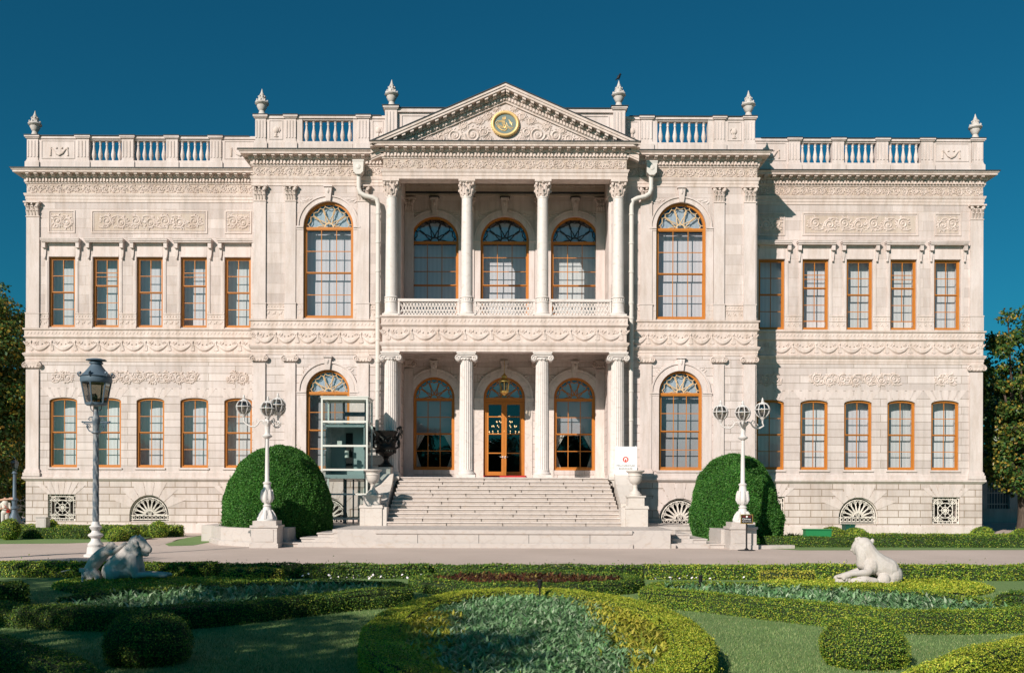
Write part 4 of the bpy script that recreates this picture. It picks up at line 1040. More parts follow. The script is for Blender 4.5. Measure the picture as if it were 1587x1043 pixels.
for k in range(n):
    rr=random.Random(k); x=-4.7
    while x<4.6:
        x+=rr.uniform(1.2,2.6); 
        if x<4.6: m.box(x-.006,x+.006,ys+k*td-.002-.036,ys+k*td+.05,ZT+rz*k+.01,ZT+rz*(k+1)+.001)
m.build('joints',M['soil'],st_)
for s in (1,-1):
    m=MB(); m.sx=s
    # sloping cheek wall, side profile swept in x
    def cheek(x0,x1,prof):
        nn=len(prof); m.add([(x0,y,z) for y,z in prof]+[(x1,y,z) for y,z in prof],[tuple(range(nn)),tuple(range(2*nn-1,nn-1,-1))]+[(i,i+nn,(i+1)%nn+nn,(i+1)%nn) for i in range(nn)])
    cheek(-5.62,-4.82,[(-6.75,ZT),(-6.75,1.55),(-6.5,1.62),(-5.0,2.35),(-4.5,2.78),(-4.35,2.82),(-4.35,ZT)])
    m.box(-5.85,-4.95,-4.35,-3.4,ZT,3.10); m.box(-4.95,-4.60,-4.25,-3.72,FL-.10,FL+.02); m.prism([(-4.95,FL-.10),(-4.60,FL-.10),(-4.75,FL-.2),(-4.80,FL-.42),(-4.95,FL-.42)],-4.2,-3.8)
    m.build('cheek_wall',M['urn'],st_)
    m=MB(); m.sx=s
    m.box(-5.79,-4.90,-7.65,-6.76,ZT+.0,1.36); m.box(-5.82,-4.87,-7.68,-6.73,1.36,1.44); m.box(-5.80,-4.89,-7.66,-6.75,1.44,1.48); m.box(-5.75,-5.6,-7.655,-7.65,ZT,1.36)
    m.box(-5.67,-5.02,-7.5,-6.85,1.48,1.86); m.box(-5.72,-4.97,-7.55,-6.80,1.83,1.89)
    m.box(-4.895,-4.72,-7.60,-6.76,ZT,1.40)
    m.build('newel_pedestal',M['urn'],st_)
    m=MB(); up=[(.27,0),(.27,.05),(.22,.08),(.20,.14),(.11,.22),(.085,.34),(.10,.40),(.085,.42),(.11,.46),(.20,.52),(.255,.62),(.275,.74),(.275,.80),(.30,.805),(.28,.84),(.28,.90),(.30,.93),(.34,.95),(.375,.985),(.375,1.02),(.33,1.03),(.27,.96)]
    m.lathe(0,0,up,28); o=m.build('urn',M['urn'],None,40); o.location=(s*-5.34,-7.17,1.89); tag(o,'white marble urn on the newel pedestal %s of the stairs'%('left' if s==1 else 'right'),'urn','white urns flanking the stairs')

# black bronze urn
bu=tag(empty('bronze_urn',(-5.22,-3.9,3.10)),'large black bronze urn with scrolled figure handles left of the stairs','urn')
m=MB(); m.box(-.30,.30,-.30,.30,0,.10); m.build('base',M['bronze'],bu)
m=MB(); m.lathe(0,0,[(.24,.10),(.23,.15),(.14,.22),(.10,.34),(.12,.40),(.16,.42),(.12,.45),(.20,.50),(.36,.60),(.44,.74),(.46,.80),(.50,.83),(.47,.86),(.42,.90),(.40,1.05),(.42,1.30),(.46,1.45),(.49,1.50),(.52,1.55),(.52,1.60),(.46,1.61),(.40,1.5)],32,16,.05,flr=(8,11))
for i in range(22):
    a=2*PI*i/22; m.ell((.42*math.cos(a),.42*math.sin(a),1.16+.07*math.sin(i*2.4)),(.06,.06,.13),6,4,(.3*math.sin(i),.4*math.cos(i),0))
    m.ell((.42*math.cos(a+.1),.42*math.sin(a+.1),.70),(.045,.045,.09),5,3); m.ell((.50*math.cos(a),.50*math.sin(a),1.56),(.035,.035,.04),5,3)
pts=[(.46*math.cos(t),.46*math.sin(t)*1,1.36-.10*abs(math.sin(t*3))) for t in [2*PI*i/48 for i in range(49)]]
m.tube(pts,.04,6); m.build('bowl',M['bronze'],bu,50)
for s in (1,-1):
    m=MB(); m.sx=s
    m.tube([(.42,0,.82),(.58,0,.92),(.60,0,1.1),(.52,0,1.25),(.56,0,1.42),(.66,0,1.55),(.66,0,1.68),(.58,0,1.76),(.50,0,1.72),(.50,0,1.62)],[.04,.06,.05,.05,.06,.07,.06,.05,.045,.03],8)
    m.ell((.62,0,1.74),(.09,.07,.09),8,6); m.ell((.57,0,1.05),(.08,.08,.13),8,6); m.tube([(.60,0,1.5),(.70,0,1.38),(.66,0,1.25)],[.04,.03,.02],6); m.tube([(.66,0,1.66),(.74,0,1.6),(.73,0,1.45)],[.03,.03,.02],6)
    m.build('handle',M['bronze'],bu,50)

# ================================================================ WHITE GLOBE LAMPS
def globe_lamp(x,label,arms):
    r_=tag(empty('globe_lamp',(x,-11.54,.96)),label,'street lamp','white globe lamps on the terrace pedestals')
    u=33.7/F; zb=EYE+(765-808)*u
    def zz(py): return EYE+(765-py)*33.7/F-.96
    pr=[(.35,0),(.35,.05),(.30,.09),(.28,.16),(.22,.25),(.17,.36),(.14,.46),(.12,.50),(.15,.52),(.15,.55),(.10,.58),(.12,.62),(.19,.70),(.21,.80),(.20,.92),(.16,1.08),(.13,1.20),(.12,1.30),(.15,1.33),(.15,1.37),(.10,1.39),(.078,1.42),(.072,2.1),(.058,3.0),(.07,zz(681)),(.10,zz(680)),(.17,zz(678)),(.18,zz(676.5)),(.10,zz(674)),(.08,zz(671)),(.10,zz(664)),(.11,zz(660)),(.20,zz(656)),(.21,zz(655)),(.09,zz(653)),(.07,zz(650))]
    m=MB(); m.lathe(0,0,pr,24)
    for k in range(8):
        a=k*PI/4
        m.tube([(.30*math.cos(a),.30*math.sin(a),.05),(.25*math.cos(a),.25*math.sin(a),.22),(.17*math.cos(a),.17*math.sin(a),.38)],[.07,.06,.03],5)
        m.tube([(.15*math.cos(a),.15*math.sin(a),.66),(.21*math.cos(a),.21*math.sin(a),.80),(.19*math.cos(a),.19*math.sin(a),1.0),(.18*math.cos(a),.18*math.sin(a),1.12)],[.03,.05,.045,.02],5)
    m.build('post',M['white'],r_,45)
    for k,(deg,rad,gz) in enumerate(arms):
        a=R(deg); ca,sa=math.cos(a),math.sin(a); q=lambda t,z:(t*ca,t*sa,z)
        za=zz(655); g0=zz(gz)
        m=MB(); m.tube([q(.06,za-.02),q(.18,za+.06),q(.28,za+.03),q(.36,za-.10),q(.46,za-.17),q(.62,za-.16),q(.76,za-.08),q(rad,za+.02),q(rad,g0-.28)],[.03,.03,.025,.03,.03,.03,.03,.03,.03],6)
        m.tube([q(.30,za+.02),q(.36,za+.12),q(.43,za+.08),q(.40,za+.0)],.016,5); m.tube([q(.5,za-.16),q(.55,za-.05),q(.5,za+.0)],.016,5)
        ar=m.build('arm',M['white'],r_,50)
        m=MB(); m.lathe(rad*ca,rad*sa,[(.05,g0-.36),(.06,g0-.33),(.09,g0-.30),(.11,g0-.25),(.13,g0-.245)],12)
        m.lathe(rad*ca,rad*sa,[(.155,g0+.19),(.165,g0+.20),(.12,g0+.25),(.06,g0+.28),(.04,g0+.31),(.06,g0+.33),(.03,g0+.36),(.035,g0+.40),(.008,g0+.45)],12)
        c=(rad*ca,rad*sa,g0)
        for t in range(4):
            b=t*PI/4; m.tube([(c[0]+.27*math.sin(p)*math.cos(b),c[1]+.27*math.sin(p)*math.sin(b),c[2]+.27*math.cos(p)) for p in [2*PI*i/20 for i in range(21)]],.016,4)
        m.tube([(c[0]+.272*math.cos(p),c[1]+.272*math.sin(p),c[2]+.01) for p in [2*PI*i/24 for i in range(25)]],.02,4)
        m.build('globe_cage',M['white'],ar,50)
        m=MB(); m.ell(c,(.255,.255,.255),20,12); m.build('globe_glass',M['smoke'],ar,80)
        m=MB(); m.ell((c[0],c[1],c[2]-.05),(.06,.06,.12),8,6); m.build('bulb',M['white'],ar,80)
globe_lamp(-8.53,'white iron lamp post with four caged globes in front of the left dome bush',[(178,.86,632),(286,.60,637),(-40,.62,631),(66,.62,632)])
globe_lamp(8.60,'white iron lamp post with caged globes in front of the right dome bush',[(178,.80,638),(255,.60,641),(4,.72,634)])

# ================================================================ DARK LANTERN LAMP
d_=28.5; lx=PX(148.5,d_); 
la=tag(empty('lantern_lamp',(lx,d_-D0,0)),'tall blue grey iron lamp post with a big hexagonal lantern at left','street lamp')
def lz(py): return PZ(py+2,d_)
m=MB()
m.lathe(0,0,[(.34,0),(.34,.06),(.26,.10),(.24,.30),(.22,lz(868)),(.24,lz(862)),(.17,lz(857)),(.13,lz(853)),(.22,lz(848)),(.23,lz(843)),(.14,lz(838)),(.13,lz(834)),(.22,lz(830)),(.22,lz(828)),(.13,lz(825)),(.11,lz(822)),(.16,lz(819)),(.19,lz(816)),(.12,lz(813)),(.105,lz(808))],24)
m.build('base',M['white'],la,45)
m=MB(); z0,z1=lz(810),lz(672); n=90; vs=[]
for k in range(n+1):
    t=k/n; z=z0+(z1-z0)*t; r=.092*(1-.15*t)
    for i in range(20):
        a=2*PI*i/20; vs.append(((r+.008*math.cos(6*a+t*40))*math.cos(a),(r+.008*math.cos(6*a+t*40))*math.sin(a),z))
m.add(vs,[(k*20+i,k*20+(i+1)%20,(k+1)*20+(i+1)%20,(k+1)*20+i) for k in range(n) for i in range(20)])
m.lathe(0,0,[(.10,z1),(.13,z1+.02),(.13,z1+.05),(.095,z1+.08),(.10,lz(655)),(.12,lz(652)),(.12,lz(648)),(.08,lz(644)),(.06,lz(638)),(.06,lz(630))],20)
m.build('pole',M['polep'],la,50)
m=MB()
for sg in (-1,1):
    m.sx=sg; zc=lz(654)
    m.tube([(.08,0,zc),(.40,0,zc)],.022,6); m.tube([(.40,0,zc),(.46,0,zc+.01)],[.035,.005],6)
    m.tube([(.10,0,lz(670)),(.2,0,lz(668)),(.28,0,lz(662)),(.26,0,lz(658)),(.36,0,lz(656))],.018,5); spiral(m,.22,lz(661),.07,0,0,1.4,1,.014,1)
    m.tube([(.10,0,lz(646)),(.2,0,lz(647)),(.24,0,lz(650)),(.18,0,lz(651))],.016,5)
    for i in range(8): m.tube([(.12+.035*i,0,zc-.05),(.12+.035*i,0,zc+.0)],.006,4)
    m.tube([(.04,0,lz(640)),(.16,0,lz(634)),(.17,0,lz(627))],.014,5); m.tube([(.10,0,zc-.05),(.40,0,zc-.05)],.01,4)
m.sx=1; m.build('crossbar',M['iron'],la,50)
def hexp(r,z,n=6,a0=PI/6): return [(r*math.cos(a0+2*PI*i/n),r*math.sin(a0+2*PI*i/n),z) for i in range(n)]
lb_=MB(); zt0,zt1=lz(593),lz(626); 
lo=hexp(.30,zt1); hi=hexp(.42,zt0)
for i in range(6):
    j=(i+1)%6; lb_.tube([lo[i],hi[i]],.024,5); lb_.tube([lo[i],lo[j]],.03,5); lb_.tube([hi[i],hi[j]],.03,5)
lb_.lathe(0,0,[(.28,zt1-.05),(.31,zt1),(.31,zt1+.03)],12)
lb_.lathe(0,0,[(.44,zt0+.0),(.46,zt0+.05),(.45,zt0+.16),(.49,zt0+.18),(.42,zt0+.22),(.34,zt0+.30),(.24,zt0+.42),(.17,zt0+.52),(.14,zt0+.60),(.13,lz(565)),(.20,lz(564)),(.20,lz(562)),(.15,lz(560.5)),(.30,lz(559)),(.28,lz(557.5)),(.16,lz(556)),(.01,lz(555.3))],30)
for i in range(6):
    x,y,z=hi[i]; lb_.tube([(x*1.12,y*1.12,zt0+.17),(x*1.25,y*1.25,zt0+.24),(x*1.2,y*1.2,zt0+.30)],[.03,.02,.008],5); lb_.ell((x*1.08,y*1.08,zt0+.27),(.05,.05,.05),6,4)
lan=lb_.build('lantern',M['iron'],la,40)
m=MB()
for i in range(6): m.poly(lo[i],lo[(i+1)%6],hi[(i+1)%6],hi[i])
m.build('lantern_glass',M['smoke'],lan)
m=MB(); m.tube([(-.25,0,zt1+.18),(.0,0,zt1+.22)],[.09,.10],12); m.tube([(0,0,zt1),(0,0,zt1+.25)],.03,6); m.build('floodlight',M['black'],lan,40)

# distant small lamp by the left corner
m=MB(); d=48; x=PX(22.5,d); f=lambda py:PZ(py+2,d)
sp_=tag(empty('small_lamp',(x,d-D0,0)),'small grey lamp post with a glass lantern beside the left palace corner','street lamp')
m.lathe(0,0,[(.38,0),(.38,.1),(.32,.55),(.15,.9),(.13,1.05),(.2,1.1),(.2,1.18),(.11,1.25),(.13,1.5),(.2,1.55),(.09,1.7),(.075,f(735)),(.14,f(734)),(.1,f(732)),(.07,f(730))],10); m.build('post',M['iron'],sp_,40)
m=MB(); m.lathe(0,0,[(.13,f(730)),(.22,f(719)),(.24,f(718)),(.16,f(715)),(.03,f(711)),(.02,f(708))],6); m.build('lantern',M['smoke'],sp_)

# ================================================================ GLASS LIFT
d=39.5; yl=d-D0; f=lambda py:PZ(py+1,d); x0,x1=PX(497,d),PX(569.5,d)
lf=tag(empty('glass_lift',(0,0,0)),'free standing glass lift shaft with pale steel frame left of the stairs','lift')
m=MB(); D=1.55; t=.07
for xx in (x0,x1-t):
    for yy in (yl,yl+D-t): m.box(xx,xx+t,yy,yy+t,ZT,f(616))
for py in (617.5,653,690.5,727.5,765.5,803.5):
    z=f(py); h=.04
    m.box(x0+t,x1-t,yl+.004,yl+t-.004,z-h,z+h); m.box(x0+t,x1-t,yl+D-t+.004,yl+D-.004,z-h,z+h); m.box(x0+.004,x0+t-.004,yl+t,yl+D-t,z-h,z+h); m.box(x1-t+.004,x1-.004,yl+t,yl+D-t,z-h,z+h)
m.box(x0-.03,x1+.03,yl-.03,yl+D+.03,f(615.5),f(613.8))
m.build('frame',M['steel'],lf)
m=MB()
for a,b in ((617.5,653),(653,690.5),(690.5,727.5),(727.5,765.5),(765.5,803.5)):
    za,zb=f(b)+.05,f(a)-.05
    m.poly((x0+t,yl+.04,za),(x1-t,yl+.04,za),(x1-t,yl+.04,zb),(x0+t,yl+.04,zb)); m.poly((x1-.04,yl+t,za),(x1-.04,yl+D-t,za),(x1-.04,yl+D-t,zb),(x1-.04,yl+t,zb)); m.poly((x0+.04,yl+t,za),(x0+.04,yl+D-t,za),(x0+.04,yl+D-t,zb),(x0+.04,yl+t,zb))
m.build('panes',M['lglass'],lf)
m=MB(); m.box(x0+.16,x1-.16,yl+.15,yl+D-.2,f(741),f(735)); m.box(x0+.16,x1-.16,yl+.15,yl+D-.2,f(661),f(656)); m.box(x0+.16,x0+.2,yl+.2,yl+D-.25,f(735),f(661)); m.box(x1-.2,x1-.16,yl+.2,yl+D-.25,f(735),f(661)); m.box(x0+.2,x1-.2,yl+D-.28,yl+D-.24,f(735),f(661))
cb=m.build('cabin',M['liftdark'],lf)
m=MB(); m.box(x0+.85,x0+1.15,yl+D-.34,yl+D-.28,f(727),f(668)); m.box(x0+.95,x0+1.05,yl+D-.4,yl+D-.34,f(705),f(693)); m.build('control_panel',M['black'],cb)
m=MB(); m.tube([(x0+1.0,yl+.6,f(708)),(x0+1.0,yl+.6,f(697))],.09,12); m.box(x0+.6,x0+.8,yl+.5,yl+.56,f(690),f(682)); m.build('hand_rail',M['steel'],cb)
m=MB()
for xx in (x0+.72,x1-.34): m.box(xx,xx+.06,yl+D-.2,yl+D-.14,ZT,f(618))
m.box(x0+.72,x1-.3,yl+D-.22,yl+D-.2,f(641),f(634)); m.box(x0+1.2,x0+1.26,yl+.9,yl+.96,ZT,f(742)); m.tube([(x0+.9,yl+.9,ZT),(x0+.9,yl+.9,f(742))],.05,8)
m.build('guide_rails',M['iron'],lf)

# ================================================================ SIGNS
def text(body,size,x,y,z,mt,parent,ext=.002,rotx=90):
    c=bpy.data.curves.new('lettering','FONT'); c.body=body; c.size=size; c.align_x='CENTER'; c.extrude=ext
    t=bpy.data.objects.new('t',c); col.objects.link(t); bpy.context.view_layer.update()
    me=bpy.data.meshes.new_from_object(t.evaluated_get(bpy.context.evaluated_depsgraph_get())); bpy.data.objects.remove(t)
    me.materials.clear(); me.materials.append(mt)
    o=bpy.data.objects.new('lettering',me); col.objects.link(o); o.parent=parent; o.location=(x,y,z); o.rotation_euler=(R(rotx),0,0); return o
d=40.8; xs0,xs1=PX(953.5,d),PX(987,d); ys_=d-D0; f=lambda py:PZ(py-.7,d)
sg_=tag(empty('white_sign',(0,0,0)),'white notice board with a red round emblem standing right of the stairs','sign')
m=MB(); m.box(xs0,xs1,ys_-.03,ys_,f(741),f(692)); m.box(xs0+.04,xs0+.07,ys_,ys_+.03,f(741),f(691)); m.box(xs1-.07,xs1-.04,ys_,ys_+.03,f(741),f(691)); m.build('board',M['signw'],sg_)
xc=PX(969.3,d); zc=f(712)
m=MB(); rr_=.125; m.prism([(xc+rr_*math.cos(2*PI*i/28),zc+rr_*math.sin(2*PI*i/28)) for i in range(28)],ys_-.034,ys_-.030); em=m.build('emblem',M['signr'],sg_)
m=MB(); m.prism([(xc-.065,zc-.07),(xc-.065,zc+.045),(xc,zc+.085),(xc+.065,zc+.045),(xc+.065,zc-.07),(xc+.03,zc-.07),(xc+.03,zc+.0),(xc,zc+.025),(xc-.03,zc+.0),(xc-.03,zc-.07)],ys_-.038,ys_-.034); m.build('arch_mark',M['signw'],em)
text('MİLLİ SARAYLAR',.105,xc,ys_-.036,f(722.8),M['ink'],sg_); text('BAŞKANLIĞI',.105,xc,ys_-.036,f(727.4),M['ink'],sg_)
d=32.7; xc=PX(1157.3,d); f=lambda py:PZ(py-1.2,d); y=d-D0
bs=tag(empty('notice_stand',(0,0,0)),'small black framed notice on a thin stand before the right lamp pedestal','sign')
m=MB(); m.box(xc-.19,xc+.19,y-.02,y,f(810.5),f(797.5)); pn=m.build('panel',M['black'],bs)
m=MB()
for a,b,c,e in ((xc-.215,xc+.215,f(811.3),f(810.2)),(xc-.215,xc+.215,f(797.8),f(796.7)),(xc-.215,xc-.19,f(810.2),f(797.8)),(xc+.19,xc+.215,f(810.2),f(797.8))): m.box(a,b,y-.03,y+.005,c,e)
m.build('frame',M['brass'],bs)
text('Çıkılmaz',.085,xc-.01,y-.024,f(805.3),M['signw'],bs); text('Please Do Not Climb',.036,xc,y-.024,f(808.3),M['signw'],bs)
m=MB(); m.prism([(xc+.032*math.cos(2*PI*i/16),f(800.2)+.032*math.sin(2*PI*i/16)) for i in range(16)],y-.025,y-.02); m.build('round_mark',M['signw'],bs)
m=MB(); m.box(xc-.15,xc-.03,y-.024,y-.02,f(800.5),f(800.1)); m.box(xc+.03,xc+.15,y-.024,y-.02,f(800.5),f(800.1)); m.build('red_line',M['signr'],bs)
m=MB(); m.tube([(xc,y+.01,.03),(xc,y+.01,f(811))],.03,8); m.lathe(xc,y+.01,[(.30,0),(.30,.02),(.08,.04),(.04,.08)],20); m.build('stand',M['black'],bs)

# ================================================================ PORCH LANTERN, MAT, CHANDELIER
pl_=tag(empty('porch_lantern',(0,-1.6,0)),'gilt hexagonal lantern hanging in front of the entrance fanlight','lantern')
d=D0-1.6; f=lambda py:PZ(py,d); x=PX(781,d)
m=MB(); m.lathe(x,0,[(.17,f(609)),(.22,f(607)),(.22,f(606))],6)
for i in range(6):
    a=PI/6+i*PI/3; m.tube([(x+.20*math.cos(a),.20*math.sin(a),f(607)),(x+.24*math.cos(a),.24*math.sin(a),f(592))],.02,5)
m.lathe(x,0,[(.30,f(592)),(.30,f(590.5)),(.20,f(588.5)),(.13,f(586)),(.14,f(583)),(.06,f(580.5)),(.03,f(578.5))],12); m.lathe(x,0,[(.01,f(613.5)),(.07,f(611)),(.17,f(609))],8)
o=m.build('frame',M['brass'],pl_,40); m=MB(); m.tube([(x,0,f(579)),(x,0,Z_BELT0-.1)],.012,5); m.build('chain',M['brass'],pl_)
m=MB(); m.lathe(x,0,[(.19,f(606.8)),(.225,f(592.2))],6); m.build('lantern_glass',glass('clear_glass',(.9,.88,.8),.1),pl_)
m=MB(); m.plate([(-.98,-.85),(1.06,-.85),(1.06,.05),(-.98,.05)],FL,FL+.14); m.plate([(-.92,-1.5),(1.0,-1.5),(1.06,-.85),(-.98,-.85)],FL,FL+.12); o=m.build('door_mat',M['red']); tag(o,'red carpet mat in front of the entrance door','mat')
ch=tag(empty('chandelier',(0,4.5,0)),'lit crystal chandelier hanging inside behind the entrance door','chandelier')
d=D0+4.5; f=lambda py:PZ(py,d); m=MB(); b=MB()
m.tube([(0,0,f(672)),(0,0,8.9)],.03,6); rr=random.Random(3)
for row,(r,py,n) in enumerate(((.85,671,16),(.65,662,12),(.42,655,9),(.30,647,7))):
    for i in range(n):
        a=2*PI*i/n+row; p=(r*math.cos(a),r*math.sin(a),f(py)); m.tube([(0,0,f(py)-.1),(p[0]*.6,p[1]*.6,f(py)-.15),p],.012,4); b.ell((p[0],p[1],p[2]+.05),(.026,.026,.04),6,4)
m.build('arms',M['brass'],ch); b.build('bulbs',M['bulb'],ch)

# ================================================================ BOXES AND SMALL THINGS IN THE BEDS
def boxthing(name,x0,x1,y0,y1,z1,mt,label,cat,lid=.04):
    m=MB(); m.box(x0,x1,y0,y1,.0,z1-lid); m.box(x0-.03,x1+.03,y0-.03,y1+.03,z1-lid,z1); m.box(x0+.04,x1-.04,y0-.01,y0,.06,z1-lid-.05)
    o=m.build(name,mt); tag(o,label,cat); return o
d=37; boxthing('green_box',PX(1249,d),PX(1289,d),d-D0,d-D0+.35,PZ(818,d),M['greenbox'],'bright green utility box behind the clipped hedge at right','utility box')
d=42; boxthing('dark_box',PX(1311,d),PX(1325.5,d),d-D0,d-D0+.5,PZ(810.5,d),M['darkgreen'],'narrow dark green box under the right arched grille','utility box')
d=41; boxthing('stone_block',PX(55.5,d),PX(71,d),d-D0,d-D0+.4,PZ(803.5,d),M['terrace'],'plain grey stone block behind the left hedge','stone block',.02)
def spot(x,y,h,mt,label):
    o=tag(empty('garden_light',(x,y,0)),label,'garden light'); m=MB(); m.tube([(0,0,0),(0,0,h-.1)],.015,6); m.build('stake',mt,o)
    m=MB(); m.tube([(0,0,h-.12),(0,0,h)],[.035,.04],10); m.tube([(0,0,h),(0,0,h+.015)],.05,10); m.build('head',mt,o)
x,y=G(837,918,.3); spot(x,y,.50,M['black'],'short black garden light on a stake in the central flower bed')
x,y=G(1086,911,.2); spot(x,y,.42,M['black'],'short black garden light in the right hand planted bed')
x,y=G(128,886,.3); o=tag(empty('garden_light',(x,y,0)),'white garden spotlight behind the left stone lioness','garden light')
m=MB(); m.box(-.05,.05,-.04,.04,.30,.38); m.build('head',M['white'],o); m=MB(); m.tube([(0,0,0),(0,0,.3)],.02,6); m.build('stake',M['white'],o)
x,y=G(103,888,.3); o=tag(empty('loudspeaker',(x,y,0)),'flat white fitting lying on the hedge left of the stone lioness','garden fitting'); m=MB(); m.prism([(-.09,.33),(.09,.37),(.10,.385),(-.08,.345)],-.04,.04); m.build('shell',M['white'],o)

# ================================================================ SCULPTED FIGURES (one continuous surface)
def cap(m,pts,rs,n=12,fy=1.0):
    # rounded tapered limb: dense tube with ball ends
    P=[Vector(p) for p in pts]; q=[]; rr=[]
    k=6
    def cr(a,b,c,d,t): return .5*((2*b)+(c-a)*t+(2*a-5*b+4*c-d)*t*t+(3*b-a-3*c+d)*t**3)
    for i in range(len(P)-1):
        a,b,c,d=P[max(i-1,0)],P[i],P[i+1],P[min(i+2,len(P)-1)]
        for j in range(k):
            t=j/k; q.append(cr(a,b,c,d,t)); rr.append(rs[i]*(1-t)+rs[i+1]*t)
    q.append(P[-1]); rr.append(rs[-1])
    m.tube([tuple(v) for v in q],rr,n,fy)
    m.ell(tuple(P[0]),(rs[0],)*3,12,8); m.ell(tuple(P[-1]),(rs[-1],)*3,12,8)
def sculpt(m,name,mt,parent=None,voxel=.02,smooth=6):
    o=m.build('tmp',mt); 
    a=o.modifiers.new('r','REMESH'); a.mode='VOXEL'; a.voxel_size=voxel; a.use_smooth_shade=True
    b=o.modifiers.new('s','SMOOTH'); b.factor=.5; b.iterations=smooth
    bpy.context.view_layer.update()
    me=bpy.data.meshes.new_from_object(o.evaluated_get(bpy.context.evaluated_depsgraph_get())); bpy.data.objects.remove(o)
    me.materials.clear(); me.materials.append(mt); me.polygons.foreach_set('use_smooth',[True]*len(me.polygons))
    r=bpy.data.objects.new(name,me); col.objects.link(r)
    if parent: r.parent=parent
    return r
d=20.2; cxl=PX(200,d)
def L(px,py,y=0): return ((px-200)*d/F, y, max(.0,PZ(py+2,d)))
m=MB()   # lioness lying, head up, facing right
def Q(zx,zy,y=0): return L(110+zx/8.69,810+zy/8.69-2,y)
cap(m,[Q(560,700),Q(640,640),Q(740,540),Q(800,450)],[.22,.26,.26,.21])
m.ell(Q(560,690),(.20,.26,.22),14,10); m.ell(Q(600,720,-.17),(.19,.13,.17),12,8)
cap(m,[Q(830,600),Q(830,480),Q(850,380),Q(870,320)],[.22,.215,.175,.15])
m.ell(Q(800,680),(.20,.22,.20),12,8); m.ell(Q(700,690),(.22,.24,.20),12,8)
cap(m,[Q(870,300),Q(930,310),Q(970,350)],[.135,.135,.115])                      # skull sloping to the muzzle
cap(m,[Q(960,320),Q(1020,365),Q(1062,400)],[.095,.075,.055])
cap(m,[Q(960,390),Q(1020,420),Q(1062,425)],[.10,.075,.045])
cap(m,[Q(950,430),Q(1000,465),Q(1030,475)],[.085,.06,.04])                       # lower jaw
m.ell(Q(1080,398),(.03,.035,.025),8,6)
for s in (-1,1):
    m.ell(Q(905,235,.10*s),(.035,.02,.05),8,6); m.ell(Q(995,325,.075*s),(.03,.02,.02),8,6)
    for q,(a_,b_) in enumerate(((905,310),(915,360),(905,410),(920,455))): m.ell(Q(a_,b_,.15*s),(.06,.035,.055),8,6)
    cap(m,[Q(860,520,.13*s),Q(890,640,.16*s),Q(920,745,.16*s)],[.12,.10,.075]); cap(m,[Q(910,745,.16*s),Q(1090,735,.16*s),Q(1260,745,.15*s)],[.075,.05,.05]); m.ell(Q(1290,748,.15*s),(.075,.06,.045),10,6)
li=sculpt(m,'stone_lioness',M['statue'],None,.0115,2); li.location=(cxl,d-D0,.05); tag(li,'pale stone lioness lying with raised head facing right','statue')
m=MB()   # cub climbing on her back
cap(m,[L(142,884),L(150,872),L(160,862),L(168,856)],[.135,.15,.14,.11]); m.ell(L(173,850),(.10,.09,.10),12,8); cap(m,[L(176,850),L(181,851)],[.06,.045])
cap(m,[L(167,858,-.06),L(178,859,-.10),L(188,852,-.10),L(196,846,-.05)],[.07,.055,.045,.05]); cap(m,[L(167,858,.08),L(178,857,.08),L(188,852,.04)],[.07,.05,.04])
m.ell(L(140,890,-.05),(.13,.12,.14),12,8)
cap(m,[L(140,892,-.12),L(146,900,-.14),L(139,903,-.16)],[.08,.055,.05]); cap(m,[L(148,892,.1),L(153,902,.1)],[.08,.06]); cap(m,[L(150,890,-.1),L(156,897,-.12),L(154,904,-.14)],[.08,.06,.05])
cap(m,[L(137,892,-.12),L(133,900,-.10),L(137,905,-.06)],[.03,.03,.03])
for s in (-1,1): m.ell(L(170.5,844.5,.06*s),(.025,.02,.03),8,6)
cub=sculpt(m,'stone_lion_cub',M['statue'],None,.0115,2); cub.location=(cxl,d-D0-.02,.05); tag(cub,'stone lion cub climbing up the back of the lioness','statue')

def Rr(zx,zy,y=0):   # coordinates read in the enlarged crop of the right statue
    px,py=1270+zx/9.48,820+zy/9.48-1.8
    return ((px-1345)*d/F, y, PZ(py,d))
m=MB()
m.ell(Rr(1040,700,.02),(.27,.26,.25),16,10); m.ell(Rr(1100,720,.05),(.20,.24,.20),14,9)
cap(m,[Rr(1000,620),Rr(900,570),Rr(800,480),Rr(735,380),Rr(690,290)],[.25,.25,.22,.175,.15])
m.ell(Rr(740,560,-.05),(.18,.20,.21),14,9)                          # shoulder
cap(m,[Rr(690,600,-.14),Rr(660,650,-.20),Rr(520,665,-.24),Rr(400,675,-.26),Rr(300,710,-.26)],[.11,.09,.065,.06,.075],12)   # near foreleg
m.ell(Rr(340,700,-.26),(.12,.075,.055),10,7); m.ell(Rr(240,715,-.24),(.07,.06,.04),8,6)
for q,(a,b) in enumerate(((290,735),(330,755),(375,750))): m.ell(Rr(a,b,-.30+.02*q),(.035,.035,.05),8,6)
cap(m,[Rr(760,790,-.2),Rr(600,775,-.22),Rr(450,790,-.22),Rr(330,790,-.20),Rr(240,785,-.18)],[.085,.10,.085,.07,.075],12)  # hind foot stretched forward
m.ell(Rr(215,800,-.18),(.06,.07,.05),8,6)
cap(m,[Rr(700,640,.18),Rr(500,700,.2),Rr(300,760,.2)],[.1,.07,.06])
m.ell(Rr(900,760,-.18),(.14,.12,.15),12,8); m.ell(Rr(930,820,-.16),(.2,.12,.09),10,7)
m.ell(Rr(665,245,.04),(.165,.15,.14),16,10)                         # head seen from behind
cap(m,[Rr(600,240,.10),Rr(560,310,.13),Rr(565,375,.13)],[.10,.085,.05])    # face turned away
m.ell(Rr(560,190,.06),(.04,.03,.06),8,6); m.ell(Rr(590,170,.02),(.05,.035,.045),8,6); m.ell(Rr(785,205,.02),(.045,.035,.06),8,6); m.ell(Rr(750,250,.06),(.06,.05,.08),8,6)
